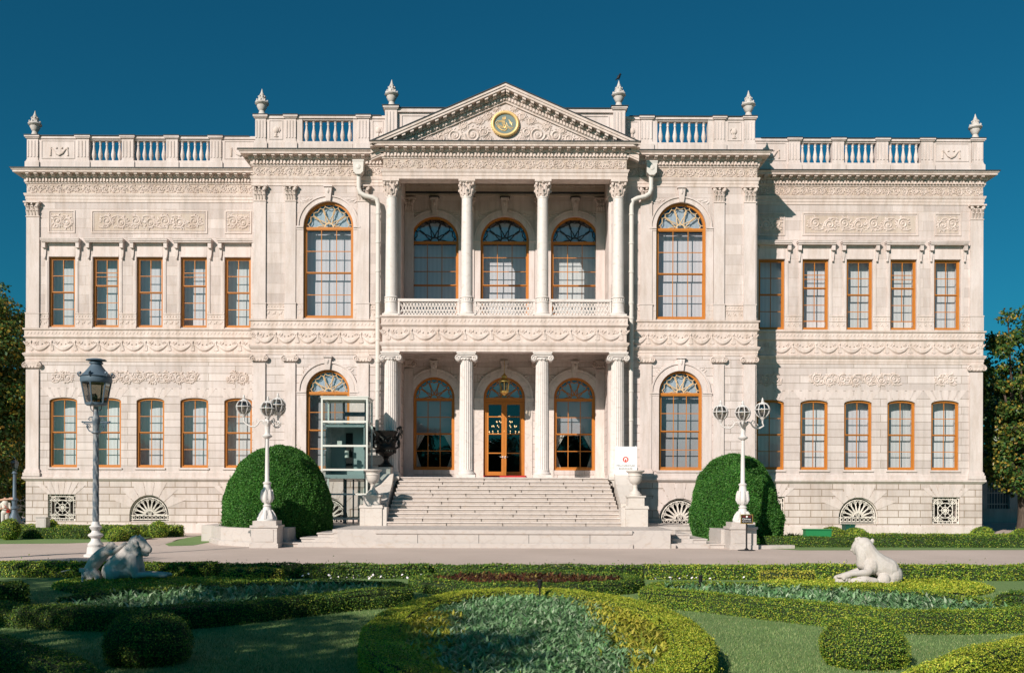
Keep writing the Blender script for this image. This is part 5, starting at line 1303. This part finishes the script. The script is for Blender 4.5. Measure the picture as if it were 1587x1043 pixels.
cap(m,[Rr(620,300,.06),Rr(635,430,.0),Rr(640,540,.02)],[.14,.13,.13]); m.ell(Rr(520,345,.16),(.04,.04,.035),8,6)
ri=sculpt(m,'stone_lioness',M['statue'],None,.0115,3); ri.location=(PX(1345,d),d-D0,.05); tag(ri,'pale stone lioness reclining with her head turned away at right','statue')
ed=tag(li.copy(),'weathered stone statue cut off by the right edge of the picture','statue'); col.objects.link(ed); ed.location=(PX(1578+40,19.6),19.4-D0,-.15); ed.scale=(.8,.8,.8)

# people at the left edge
def person(x,y,h,rz,cloth,legs,hair,arms,label,bag=False):
    k=h/1.7; r_=tag(empty('person',(x,y,0),rz),label,'person')
    m=MB(); S=lambda a,b,c:(a*k,b*k,c*k)
    cap(m,[S(0,0,.95),S(0,0,1.15),S(0,0,1.38)],[.14*k,.125*k,.15*k]); cap(m,[S(0,0,1.38),S(0,-.01,1.50)],[.07*k,.055*k]); m.ell(S(0,-.02,1.60),(.078*k,.095*k,.115*k),14,10)
    m.ell(S(0,-.115,1.59),(.014*k,.02*k,.022*k),6,4); m.ell(S(0,-.10,1.545),(.03*k,.015*k,.01*k),6,4)
    for sg in (-1,1):
        m.ell(S(sg*.08,-.01,1.59),(.012*k,.02*k,.028*k),6,4); m.ell(S(sg*.03,-.108,1.62),(.013*k,.01*k,.01*k),6,4)
        cap(m,[S(sg*.09,0,.92),S(sg*.10,-.01,.5),S(sg*.10,.01,.09)],[.085*k,.06*k,.042*k]); cap(m,[S(sg*.10,.02,.05),S(sg*.11,-.13,.035)],[.04*k,.03*k])
    for (sh,el,wr) in arms:
        cap(m,[S(*sh),S(*el),S(*wr)],[.05*k,.038*k,.026*k]); dv=(Vector(wr)-Vector(el)).normalized(); w_=Vector(wr)
        pm=w_+dv*.05; m.ell(S(*pm),(.042*k,.022*k,.04*k),8,6,tuple((0,-math.atan2(dv.z,dv.x),0)))
        up=Vector((0,0,1)) if abs(dv.z)<.8 else Vector((1,0,0))
        for q in range(4):
            o_=up*((q-1.5)*.018); e=w_+dv*(.155-.012*abs(q-1.3)); cap(m,[S(*(w_+dv*.07+o_)),S(*(w_+dv*.11+o_*1.1)),S(*(e+o_*1.2-Vector((0,0,.008))))],[.009*k]*3,6)
        cap(m,[S(*(w_+dv*.03+up*.025)),S(*(w_+dv*.07+up*.055))],[.010*k,.008*k],6)
    b=sculpt(m,'body',M['skin'],r_,.012*k,2)
    m=MB(); cap(m,[S(0,0,.98),S(0,0,1.15),S(0,0,1.40)],[.165*k,.145*k,.165*k]); m.ell(S(0,0,1.40),(.20*k,.11*k,.08*k),12,8)
    for (sh,el,wr) in arms: cap(m,[S(*sh),S(*((Vector(sh)+Vector(el))/2)),S(*el)],[.07*k,.06*k,.052*k])
    sculpt(m,'shirt',cloth,r_,.015*k,3)
    m=MB(); m.ell(S(0,0,.95),(.17*k,.13*k,.12*k),12,8)
    for sg in (-1,1): cap(m,[S(sg*.09,0,.93),S(sg*.10,-.01,.5),S(sg*.10,.01,.12)],[.105*k,.085*k,.075*k])
    sculpt(m,'trousers',legs,r_,.015*k,2)
    m=MB(); m.ell(S(0,.02,1.645),(.092*k,.10*k,.10*k),12,8); m.ell(S(0,.07,1.56),(.085*k,.05*k,.13*k),10,7); sculpt(m,'hair',hair,r_,.012*k,2)
    if bag: m=MB(); m.ell(S(.16,-.12,1.0),(.10*k,.05*k,.08*k),10,7); m.tube([S(.15,-.13,1.08),S(.05,-.17,1.25),S(-.1,-.12,1.42),S(-.13,.0,1.44)],.012*k,5); m.build('bag',M['signr'],r_,50)
    return r_
px_,py_=PX(8,47),47-D0
person(px_,py_,1.68,.3,M['cloth'],M['trous'],M['hair'],[((-.19,0,1.38),(-.24,-.05,1.12),(-.10,-.24,1.15)),((.19,0,1.38),(.24,-.05,1.12),(.10,-.24,1.16))],'woman in a light top and trousers with a red shoulder bag at the left edge',True)
dd=27.5; hx=PX(21,dd); hz=PZ(765.5,dd)
person(hx-.80,dd-D0,1.78,0,M['black'],M['black'],M['hair'],[((.18,0,1.40),(.40,-.04,1.62),(.66,-.08,1.665)),((-.19,0,1.38),(-.25,.0,1.10),(-.22,-.05,.86))],'person cut off by the left edge stretching an arm to the right')
# crow
m=MB(); cap(m,[(-.05,0,.10),(.0,0,.17),(.05,0,.24)],[.05,.075,.05]); m.ell((.075,0,.30),(.05,.045,.045),10,7); cap(m,[(.11,0,.30),(.16,0,.29)],[.018,.006],6); cap(m,[(-.06,0,.10),(-.18,0,-.02)],[.035,.02]); cap(m,[(.0,.02,.10),(.0,.02,0)],[.012,.008],6); cap(m,[(.02,-.02,.10),(.02,-.02,0)],[.012,.008],6)
cr=sculpt(m,'crow',M['black'],None,.012,2); cr.location=(5.15,-2.8,ZA+.06+1.27); cr.rotation_euler=(0,0,.5); tag(cr,'black crow perched on the tip of a roof finial','bird')

# far wall beyond the right hand tree
fwall=tag(empty('background_wall'),'pale wall with pilasters and white barred openings far behind the right tree','wall')
m=MB(); y=22; m.box(29,70,y,y+.4,0,1.0); m.box(29,70,y,y+.4,3.3,4.4); m.box(29,70,y-.1,y+.45,4.4,4.6)
for i in range(12): m.box(29.5+i*3.4,31.3+i*3.4,y-.12,y+.5,1.0,3.3)
m.build('masonry',M['stone'],fwall)
m=MB()
for i in range(200): m.box(29.3+i*.2,29.34+i*.2,y+.1,y+.14,1.0,3.3)
for z in (1.3,2.1,3.0): m.box(29,69,y+.08,y+.16,z,z+.07)
m.build('railing',M['white'],fwall)
m=MB(); m.box(29,69,y+.3,y+.34,1.0,3.3); m.build('pane',M['iron'],fwall)
# ================================================================ VEGETATION
def tris_of(m):
    V=np.array(m.v,dtype=np.float64); T=[]
    for f in m.f:
        for i in range(1,len(f)-1): T.append((f[0],f[i],f[i+1]))
    return V,np.array(T,dtype=np.int64)
def sample(V,T,n,zmin=-9):
    a,b,c=V[T[:,0]],V[T[:,1]],V[T[:,2]]; N=np.cross(b-a,c-a); A=np.linalg.norm(N,axis=1)/2
    ok=(A>1e-9); A=A*ok; k=rng.choice(len(T),n,p=A/A.sum()); u=rng.random((n,1)); v=rng.random((n,1)); fl=(u+v)>1; u=np.where(fl,1-u,u); v=np.where(fl,1-v,v)
    return a[k]+u*(b-a)[k]+v*(c-a)[k], N[k]/np.maximum(np.linalg.norm(N[k],axis=1,keepdims=True),1e-9), A.sum()
def nrm(a): return a/np.maximum(np.linalg.norm(a,axis=1,keepdims=True),1e-9)
def leafquads(P,N,size,asp=.3,jit=.8,lift=.45,sj=.35):
    n=len(P); Nn=nrm(N+jit*rng.normal(size=(n,3))*.6); t=nrm(np.cross(Nn,rng.normal(size=(n,3))))
    a=nrm(Nn*lift+t); w=nrm(np.cross(a,Nn)); s=(size*(1+sj*(rng.random((n,1))*2-1)))
    q=np.stack([P-a*s*.2,P+a*s*.35+w*s*asp,P+a*s*.8,P+a*s*.35-w*s*asp],axis=1)
    return q.reshape(-1,3)
def npmesh(name,mats,coreV,coreF,leafV,parent=None):
    nc=len(coreV); nl=len(leafV)//4
    V=np.concatenate([np.array(coreV,dtype=np.float32).reshape(-1,3),leafV.astype(np.float32)])
    cl=[i for f in coreF for i in f]; L=np.concatenate([np.array(cl,dtype=np.int32),np.arange(nl*4,dtype=np.int32)+nc])
    tot=np.concatenate([np.array([len(f) for f in coreF],dtype=np.int32),np.full(nl,4,dtype=np.int32)])
    st=np.concatenate([[0],np.cumsum(tot)[:-1]]).astype(np.int32)
    me=bpy.data.meshes.new(name); me.vertices.add(len(V)); me.vertices.foreach_set('co',V.ravel()); me.loops.add(len(L)); me.loops.foreach_set('vertex_index',L)
    me.polygons.add(len(tot)); me.polygons.foreach_set('loop_start',st); me.polygons.foreach_set('loop_total',tot)
    for q in mats: me.materials.append(q)
    me.polygons.foreach_set('material_index',np.concatenate([np.zeros(len(coreF),dtype=np.int32),np.full(nl,len(mats)-1,dtype=np.int32)]))
    me.update(calc_edges=True); me.validate()
    o=bpy.data.objects.new(name,me); col.objects.link(o)
    if parent: o.parent=parent
    return o
def foliage(name,m,mt,dens,size,asp=.3,depth=.03,jit=.8,lift=.45,keep=None,parent=None):
    V,T=tris_of(m); _,_,A=sample(V,T,2); P,N,_=sample(V,T,int(A*dens))
    if keep is not None: k=keep(P); P,N=P[k],N[k]
    bump=np.sin(P[:,0:1]*7+P[:,1:2]*5)*np.sin(P[:,1:2]*6.3-P[:,2:3]*8+P[:,0:1]*3)
    lf=np.sin(P[:,0:1]*2.3+1.7*P[:,1:2])*np.cos(P[:,1:2]*2.9-P[:,0:1]*1.3+P[:,2:3]*4)
    P=P+N*(.004+np.maximum(rng.random((len(P),1))*depth*.8+bump*depth*.4+lf*depth*.5,0)+np.where(rng.random((len(P),1))<.05,rng.exponential(.025,(len(P),1)),0))
    return npmesh(name,[M['twig'],mt],m.v,m.f,leafquads(P,N,size,asp,jit,lift),parent)
def smooth_path(p,closed=False,k=8):
    P=[np.array(q,dtype=float) for q in p]; n=len(P); out=[]
    rg=range(n if closed else n-1)
    for i in rg:
        a,b,c,d=(P[(i-1)%n],P[i],P[(i+1)%n],P[(i+2)%n]) if closed else (P[max(i-1,0)],P[i],P[i+1],P[min(i+2,n-1)])
        for j in range(k):
            t=j/k; out.append(tuple(.5*((2*b)+(c-a)*t+(2*a-5*b+4*c-d)*t*t+(3*b-a-3*c+d)*t**3)))
    out.append(out[0] if closed else tuple(P[-1])); return out
VIEW=lambda P:(np.abs(P[:,0]-0)<(P[:,1]+D0)*.60+1.2)
def hedge(path,w,h,mt,dens,size,label,closed=False,sm=True,group=None,depth=.035):
    p=smooth_path(path,closed) if sm else path
    m=MB(); e=.045; hw=w/2-.02; H=h-.02
    if closed: p=p+[p[1]]
    m.sweep(p,[(hw,0),(hw,H*.8),(hw-e,H),(-hw+e,H),(-hw,H*.8),(-hw,0)])
    if not closed: m.f.append(tuple(range(6))); m.m.append(0); m.f.append(tuple(len(m.v)-1-i for i in range(6))); m.m.append(0)
    # make normals point outward
    V,T=tris_of(m); 
    o=foliage('clipped_hedge',m,mt,dens,size,depth=depth,keep=lambda P:VIEW(P))
    tag(o,label,'hedge',group); return o
def blobcore(cx,cy,R_,z0,H,ex=2.3,n=28,k=14,bot=.93,sq=1.0):
    m=MB(); prof=[]
    for i in range(k+1):
        t=i/k; r=R_*(max(0,1-t**ex))**.5; r*=bot+(1-bot)*min(1,t*3.5); prof.append((max(r,.01),z0+H*t))
    m.lathe(cx,cy,prof,n,sy=sq); return m
MX=.40
def mir(p): return [(2*MX-x,y) for x,y in p]
# along the road
yb=-23.56
hedge([(-16,yb),(-9.0,yb),(-6.62,yb)],.5,.33,M['box'],1500,.045,'clipped box hedge along the road behind the stone lioness and cub',sm=False)
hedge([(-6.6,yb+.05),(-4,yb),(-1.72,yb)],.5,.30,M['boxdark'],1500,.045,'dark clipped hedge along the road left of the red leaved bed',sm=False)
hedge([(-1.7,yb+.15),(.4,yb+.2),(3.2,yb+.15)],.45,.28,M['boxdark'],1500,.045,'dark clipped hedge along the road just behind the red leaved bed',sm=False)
hedge([(3.22,yb),(6.52,yb)],.5,.31,M['box'],1500,.045,'clipped hedge along the road right of the red leaved bed',sm=False)
hedge([(6.6,yb-.05),(16,yb)],.5,.33,M['box'],1500,.045,'clipped hedge along the road behind the right stone lioness',sm=False)
# long planted beds, right and left of the middle
rear=[G(1006,909,.3),G(1030,902.5,.3),G(1090,901.5,.3),G(1180,902.5,.3),G(1280,908,.3),G(1362,911.5,.3),G(1450,918,.3),G(1540,930,.3)]
front=[G(1004,911,.3),G(1040,914.5,.3),G(1100,919,.3),G(1200,929,.3),G(1290,938,.3),G(1380,945,.3),G(1460,947,.3),G(1587,944,.3),G(1700,936,.3)]
hedge(rear,.34,.30,M['box'],3000,.028,'low clipped hedge edging the back of the right planted bed in front of the lioness')
hedge(front,.46,.31,M['box'],4600,.024,'long curved clipped hedge edging the front of the right planted bed')
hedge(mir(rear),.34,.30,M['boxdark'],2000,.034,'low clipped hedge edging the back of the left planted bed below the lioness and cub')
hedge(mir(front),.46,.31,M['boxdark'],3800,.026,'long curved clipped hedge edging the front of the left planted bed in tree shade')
# golden low hedges round the statues
def lowmass(pts,h,mt,label):
    ar=sum(a[0]*b[1]-b[0]*a[1] for a,b in zip(pts,pts[1:]+pts[:1]))
    if ar<0: pts=pts[::-1]
    m=MB(); p=smooth_path(pts,True,5)[:-1]; c=np.mean(np.array(p),axis=0); inn=[tuple(c+(np.array(q)-c)*.93) for q in p]; n=len(p)
    m.add([(x,y,0) for x,y in p]+[(x,y,h*.85) for x,y in p]+[(x,y,h) for x,y in inn],[(i,(i+1)%n,(i+1)%n+n,i+n) for i in range(n)]+[(i+n,(i+1)%n+n,(i+1)%n+2*n,i+2*n) for i in range(n)]+[tuple(range(2*n,3*n))])
    o=foliage('low_hedge',m,mt,1700,.04,keep=VIEW); tag(o,label,'hedge')
lm=[G(1180,892,.2),G(1290,889,.2),G(1400,889,.2),G(1500,892,.2),G(1540,900,.2),G(1500,909,.2),G(1440,908,.2),G(1380,900,.2),G(1300,898,.2),G(1200,898,.2)]
lowmass(lm,.07,M['boxlite'],'low golden green clipped mass around the base of the right lioness')
lowmass(mir(lm),.07,M['box'],'low golden green clipped mass around the base of the left lioness')
hedge([G(1060,887,.25),G(1180,884.5,.25),G(1260,886,.25)][1:],.3,.25,M['yellow'],1500,.04,'short golden clipped strip left of the right lioness',sm=False)
hedge(mir([G(1180,884.5,.25),G(1270,884,.25)]),.3,.27,M['yellow'],1500,.04,'short golden clipped strip right of the left lioness',sm=False)
hedge([G(1570,925,.3),G(1640,918,.3)],.6,.34,M['boxdark'],1800,.04,'dark clipped hedge end at the right edge beside the cut off statue',sm=False)
hedge([G(-40,912,.3),G(38,908,.3)],.7,.36,M['boxdark'],1800,.04,'dark clipped hedge end at the far left in the shade',sm=False)
# foreground corners
cr_=[G(1395,1062,.3),G(1450,1034,.3),G(1510,1010,.3),G(1587,990,.3),G(1680,972,.3)]
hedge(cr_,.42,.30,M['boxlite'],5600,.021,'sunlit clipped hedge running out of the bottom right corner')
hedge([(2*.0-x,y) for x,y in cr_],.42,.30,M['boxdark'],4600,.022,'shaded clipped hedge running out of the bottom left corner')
# middle beds
ec=(.38,-33.2); ea,eb=2.12,4.45
el=lambda cx,cy,a,b,n=44:[(cx+a*math.cos(2*PI*i/n),cy+b*math.sin(2*PI*i/n)) for i in range(n)]
hedge(el(ec[0],ec[1],ea-.25,eb-.3),.52,.31,M['boxlite'],6500,.021,'large oval clipped hedge ring round the foreground planting',closed=True,sm=False)
hedge(el(.46,-26.04,2.45-.2,1.63-.2),.34,.25,M['boxdark'],2400,.034,'small oval clipped hedge ring round the red leaved bed',closed=True,sm=False)
def keepY(o,lo): return o
# ball bushes
def ball(cx,cy,r,z1,mt,dens,size,label,z0=0,cat='bush',ex=2.0):
    m=MB(); m.ell((cx,cy,(z1+z0)/2-.02),(r-.02,r-.02,(z1-z0)/2),24,14)
    V=np.array(m.v); m.v=[(a,b,max(c,z0)) for a,b,c in m.v]
    o=foliage('ball_bush',m,mt,dens,size,depth=.05); tag(o,label,cat); return o
def fixn(m): m.f=[tuple(reversed(f)) for f in m.f]
d=10.75; ball(PX(1338,d),d-D0,.475,.565,M['box'],7500,.020,'rounded clipped bush on the lawn at right',-.12)
ball(PX(229,d),d-D0,.475,.60,M['boxdark'],6500,.021,'rounded clipped bush on the shaded lawn at left',-.12)
for px,d,r,z1,lab in ((1290,39,.50,.62,'golden ball bush beside the bright green box'),(1327,37.6,.50,.60,'golden ball bush under the right arched grille'),(1523,39,.46,.62,'golden ball bush by the right palace corner'),(1585,38.5,.48,.58,'golden ball bush at the right edge of the picture'),
    (200,38.4,.42,.62,'clipped ball bush in the middle of the left bed end'),(246,40.5,.38,.72,'small ball bush at the end of the left bed by the path'),(15,38.2,.40,.85,'golden ball bush at the left edge of the picture'),(79,42,.36,.72,'small dark bush behind the grey stone block'),(182,37.3,.42,.5,'low ball bush right of the lantern lamp')):
    ball(PX(px,d),d-D0,r,z1,M['box'],1500,.05,lab)
# strips below the wings
hedge([(9.75,-10.2),(16,-10.1),(33,-9.9)],.5,.37,M['boxdark'],1300,.05,'long clipped hedge between the road and the right wing, front row',sm=False)
hedge([(12.5,-7.2),(22,-7.1),(34,-7.0)],.5,.37,M['box'],1100,.05,'clipped hedge below the right wing, back row',sm=False)
hedge([(-30,-5.8),(-21,-5.85),(-16.0,-6.0)],.55,.45,M['boxdark'],1300,.05,'clipped hedge between the road and the left wing, front row',sm=False)
hedge([(-28,-3.6),(-19,-3.65),(-14.3,-3.7)],.5,.5,M['box'],1000,.05,'clipped hedge below the left wing, back row',sm=False)
# dome bushes
d=37.3; m=blobcore(PX(431,d),d-D0,2.12,.3,3.50,2.5,36,20,.97); o=foliage('dome_bush',m,M['dome'],2600,.062,depth=.07,lift=1.0); tag(o,'large clipped dome bush behind the left white lamp','bush')
d=37.3; m=blobcore(PX(1138,d),d-D0,1.70,.12,3.42,2.8,36,20,.90); m.lathe(PX(1168,d),d-D0-.35,[(.9,.15),(1.0,.5),(.98,1.0),(.8,1.6),(.45,2.2)],20)
o=foliage('dome_bush',m,M['dome'],2600,.062,depth=.08,lift=1.0); tag(o,'large clipped dome bush with a bulging right side behind the right white lamp','bush')
m=MB(); m.tube([(PX(1180,37),-8.6,0),(PX(1181,37),-8.5,.6)],[.09,.07],8); m.build('trunk',M['bark'],o)

# trees
def tree(x,y,crowns,nclump,leafn,lsize,mt,label,trunk,th,group=None,limbs=7,sd=1,cl=.55):
    rr=random.Random(sd); t=tag(empty('broadleaf_tree',(x,y,0)),label,'tree',group)
    m=MB(); m.tube([(0,0,-.1),(.03,0,.3),(.05,.02,th*.5),(-.03,.05,th),(.05,.0,th*1.6),(0,0,th*2.3)],[trunk*1.5,trunk*1.05,trunk*.9,trunk*.8,trunk*.5,trunk*.2],10)
    C=[]
    while len(C)<nclump:
        cx,cy,cz,rx,rz=crowns[rr.randrange(len(crowns))]
        a,b,c=rr.uniform(-1,1),rr.uniform(-1,1),rr.uniform(-1,1); q=math.sqrt(a*a+b*b+c*c)
        if q>1 or (q<.55 and rr.random()<.6): continue
        C.append((cx+a*rx,cy+b*rx,cz+c*rz))
    for k in range(limbs):
        e=C[rr.randrange(len(C))]; s=(0,0,th*rr.uniform(.8,1.5)); mid=((s[0]+e[0])/2+rr.uniform(-.2,.2),(s[1]+e[1])/2,(s[2]+e[2])/2+.3)
        m.tube([s,mid,e],[trunk*.42,trunk*.26,trunk*.08],6)
    m.build('trunk',M['bark'],t,60)
    C=np.array(C); idx=rng.integers(0,len(C),leafn); dirs=nrm(rng.normal(size=(leafn,3))); rad=(rng.random((leafn,1))**.4)*cl*(.7+.6*rng.random((len(C),1))[idx])
    P=C[idx]+dirs*rad*np.array([1,1,.75]); N=nrm(dirs+np.array([0,0,.5]))
    npmesh('crown',[mt],np.zeros((0,3)),[],leafquads(P,N,lsize,.30,1.0,.3),t)
    return t
tree(27.6,4.4,[(-.3,0,7.6,2.6,4.4),(2.0,0,7.4,2.5,4.2),(.3,0,4.4,2.6,2.4)],220,42000,.19,M['magnolia'],'magnolia tree with bronze and yellow leaves by the right palace corner',.36,2.4,None,9,1,.6)
tree(32.5,7,[(0,0,6.5,3,4.2)],110,15000,.22,M['magnolia'],'magnolia tree further out at the right edge',.3,2.4,None,7,2,.8)
tree(-28.4,5.0,[(0,0,8.0,3.3,5.3),(.9,0,8.9,2.2,3.5),(.6,0,4.4,2.9,3.0)],270,56000,.20,M['magnolia'],'tall dark magnolia tree beside the left palace corner',.34,2.0,None,9,3,.8)
tree(-31,12,[(0,0,6.0,4.5,5.5)],160,20000,.3,M['magnolia'],'dark tree behind the small lamp at the left edge',.4,2.0,None,7,4,1.0)
tree(-38,16,[(0,0,6.0,6,6)],160,16000,.4,M['tree'],'broad dark tree furthest to the left behind the palace',.4,2.0,None,7,5,1.2)
for k,(x,y,cr,n,ln) in enumerate(((-13.2,-44.2,[(0,0,7.6,3.8,3.2),(-1,-1,4.6,3.0,2.0)],80,15000),(-16.5,-49.5,[(0,0,8.0,4.4,3.4),(1,0,5,3,2)],90,17000),(-16.0,-37.0,[(0,0,8.2,3.0,2.6)],45,5200),(-10.2,-47.6,[(0,0,7.3,2.4,2.2)],45,6000),(-22.5,-35.5,[(0,0,9.5,1.6,2.0)],22,4500))):
    tree(x,y,cr,n,ln,.26,M['tree'],['broad shade tree standing left of the viewpoint','tall shade tree behind and left of the viewpoint','small shade tree on the lawn far left','shade tree nearest behind the viewpoint','tall thin shade tree on the far left lawn'][k],.3,2.6,None,8,20+k,.9)

for k,(x,h) in enumerate(((-46,9),(-34,11),(-23,10),(-12,11.5),(-2,10),(8,12),(18,10.5),(29,11),(41,10))):
    tree(x,-80-(k%3)*3,[(0,0,h*.58,5.6,h*.42),(1.5,1,h*.4,4.5,h*.28)],110,11000,.5,M['tree'],'dark broadleaf tree behind the viewpoint, '+['first','second','third','fourth','fifth','sixth','seventh','eighth','last'][k]+' of its row from the left',.4,2.4,'row of trees behind the viewpoint',6,40+k,1.3)
tree(36,15,[(0,0,6,4.5,4.5)],120,14000,.32,M['magnolia'],'dark tree behind the right magnolia in front of the pale wall',.35,2.2,None,6,60,1.0)
tree(33,29,[(0,0,8,6,5)],120,12000,.4,M['tree'],'broad tree rising behind the pale wall at right',.35,3.2,None,6,61,1.2)
# bedding plants
def plants(pts,nl,length,mt,name,label,zb=.04,up=.95,wid=.085):
    n=len(pts)*nl; base=np.repeat(np.array(pts),nl,axis=0); az=rng.random(n)*2*PI; el_=rng.normal(up,.28,n).clip(.15,1.4)
    L_=length*(.6+.6*rng.random(n)); zz=np.repeat(rng.random(len(pts))*.10,nl)+zb+rng.random(n)*.06
    d1=np.stack([np.cos(az)*np.cos(el_),np.sin(az)*np.cos(el_),np.sin(el_)],1); e2=el_-.75
    d2=np.stack([np.cos(az)*np.cos(e2),np.sin(az)*np.cos(e2),np.sin(e2)],1); wv=np.stack([-np.sin(az),np.cos(az),np.zeros(n)],1)
    B=np.concatenate([base,zz[:,None]],1); L_=L_[:,None]; W=L_*wid
    mid=B+d1*L_*.55; tip=mid+d2*L_*.45
    V=np.stack([B-wv*W*.25,B+wv*W*.25,mid+wv*W,mid-wv*W,tip],1).reshape(-1,3)
    f=[]; 
    idx=np.arange(n)*5
    Q=np.stack([idx,idx+1,idx+2,idx+3],1); T3=np.stack([idx+3,idx+2,idx+4],1)
    me=bpy.data.meshes.new(name); me.vertices.add(len(V)); me.vertices.foreach_set('co',V.astype(np.float32).ravel())
    Lp=np.concatenate([Q.ravel(),T3.ravel()]).astype(np.int32); tot=np.concatenate([np.full(n,4),np.full(n,3)]).astype(np.int32)
    me.loops.add(len(Lp)); me.loops.foreach_set('vertex_index',Lp); me.polygons.add(2*n); me.polygons.foreach_set('loop_start',np.concatenate([[0],np.cumsum(tot)[:-1]]).astype(np.int32)); me.polygons.foreach_set('loop_total',tot)
    me.materials.append(mt); me.update(calc_edges=True); o=bpy.data.objects.new(name,me); col.objects.link(o); tag(o,label,'bedding plants',None,'stuff'); return o
def inside(poly,n,jit=0):
    P=np.array(poly); lo,hi=P.min(0),P.max(0); out=[]
    q=lo+(hi-lo)*rng.random((n*6,2)); x,y=q[:,0],q[:,1]; c=np.zeros(len(q),bool); j=len(P)-1
    for i in range(len(P)):
        c^=((P[i,1]>y)!=(P[j,1]>y))&(x<(P[j,0]-P[i,0])*(y-P[i,1])/(P[j,1]-P[i,1]+1e-12)+P[i,0]); j=i
    return q[c][:n]
oval=inside(el(ec[0],ec[1],ea-.52,eb-.6),6800)
u=(oval[:,0]-ec[0])/(ea-.52)+rng.normal(0,.10,len(oval)); front_=oval[:,1]<ec[1]+1.2
isy=(u>.60)|((u<-.72)&(oval[:,1]<ec[1]+1.5))
plants(oval[~isy],10,.155,M['pale'],'bedding_plants','pale green pointed leaves filling the large oval bed')
plants(oval[isy],16,.16,M['yellow'],'bedding_plants','golden leaved plants along the sides of the large oval bed',up=.9)
plants(inside(el(.46,-26.04,2.05,1.25),1100),8,.17,M['redleaf'],'bedding_plants','dark red and yellow leaved plants in the small oval bed',up=.7)
bedp=rear+front[::-1][2:]
plants(inside(rear[1:]+[front[7]]+front[1:7][::-1],1500),9,.20,M['pale'],'bedding_plants','pale leafy plants in the right long bed')
plants(inside(mir(rear[1:]+[front[7]]+front[1:7][::-1]),1500),9,.20,M['pale'],'bedding_plants','pale leafy plants in the left long bed')
for nm,poly,n in (('soil_patch',el(ec[0],ec[1],ea-.3,eb-.3),0),('soil_patch',el(.46,-26.04,2.2,1.4),0),('soil_patch',rear+[front[7]]+front[:7][::-1],0),('soil_patch',mir(rear+[front[7]]+front[:7][::-1]),0)):
    sheet(nm,poly,.004,M['soil'])
P=inside([(12,-9.7),(33,-9.5),(33,-7.4),(12,-7.5)],500); plants(P,8,.22,M['box'],'bedding_plants','mixed low plants between the two right wing hedges')
P=inside([(10,-6.6),(33,-6.6),(33,-4.2),(12,-4.2)],700); plants(P,8,.22,M['boxdark'],'bedding_plants','mixed low plants under the right wing wall')
P=inside([(-28,-5.4),(-16,-5.6),(-14.5,-4.1),(-28,-4.0)],400); plants(P,8,.3,M['box'],'bedding_plants','mixed low plants between the left wing hedges')
P=inside([(-6.5,-24.25),(-.8,-24.25),(-.8,-23.95),(-6.5,-23.95)],60); P=np.concatenate([P,inside([(3.4,-24.3),(5.5,-24.3),(5.5,-24.0),(3.4,-24.0)],25)]); P3=np.concatenate([P,rng.random((len(P),1))*.10+.02],1)
o=npmesh('fallen_petals',[M['petal']],np.zeros((0,3)),[],leafquads(P3,np.tile([0,0,1.],(len(P),1)),.06,.4,.8)); tag(o,'small white blossoms at the foot of the road hedge','flowers',None,'stuff')
# grass blades on the near lawn
n=190000; GX=rng.random(n); d_=9.6+ (rng.random(n)**1.25)*9.5; XX=(GX*1.24-.60)*d_; YY=d_-D0
k=~((((XX-ec[0])/(ea+.0))**2+((YY-ec[1])/(eb+.0))**2<1)|(((XX-.46)/2.5)**2+((YY+26.04)/1.7)**2<1)); XX,YY=XX[k],YY[k]; n=len(XX)
P=np.stack([XX,YY,np.full(n,-.004)],1); az=rng.random(n)*2*PI; w_=np.stack([np.cos(az),np.sin(az),0*az],1)*.0035; tp=np.stack([rng.normal(0,.012,n),rng.normal(0,.012,n),.018+.02*rng.random(n)],1)
q=np.stack([P-w_,P+w_,P+tp*.6+w_*.8,P+tp],1).reshape(-1,3)
o=npmesh('lawn_grass',[M['grass']],np.zeros((0,3)),[],q); tag(o,'short mown grass blades on the near lawn','grass',None,'stuff')
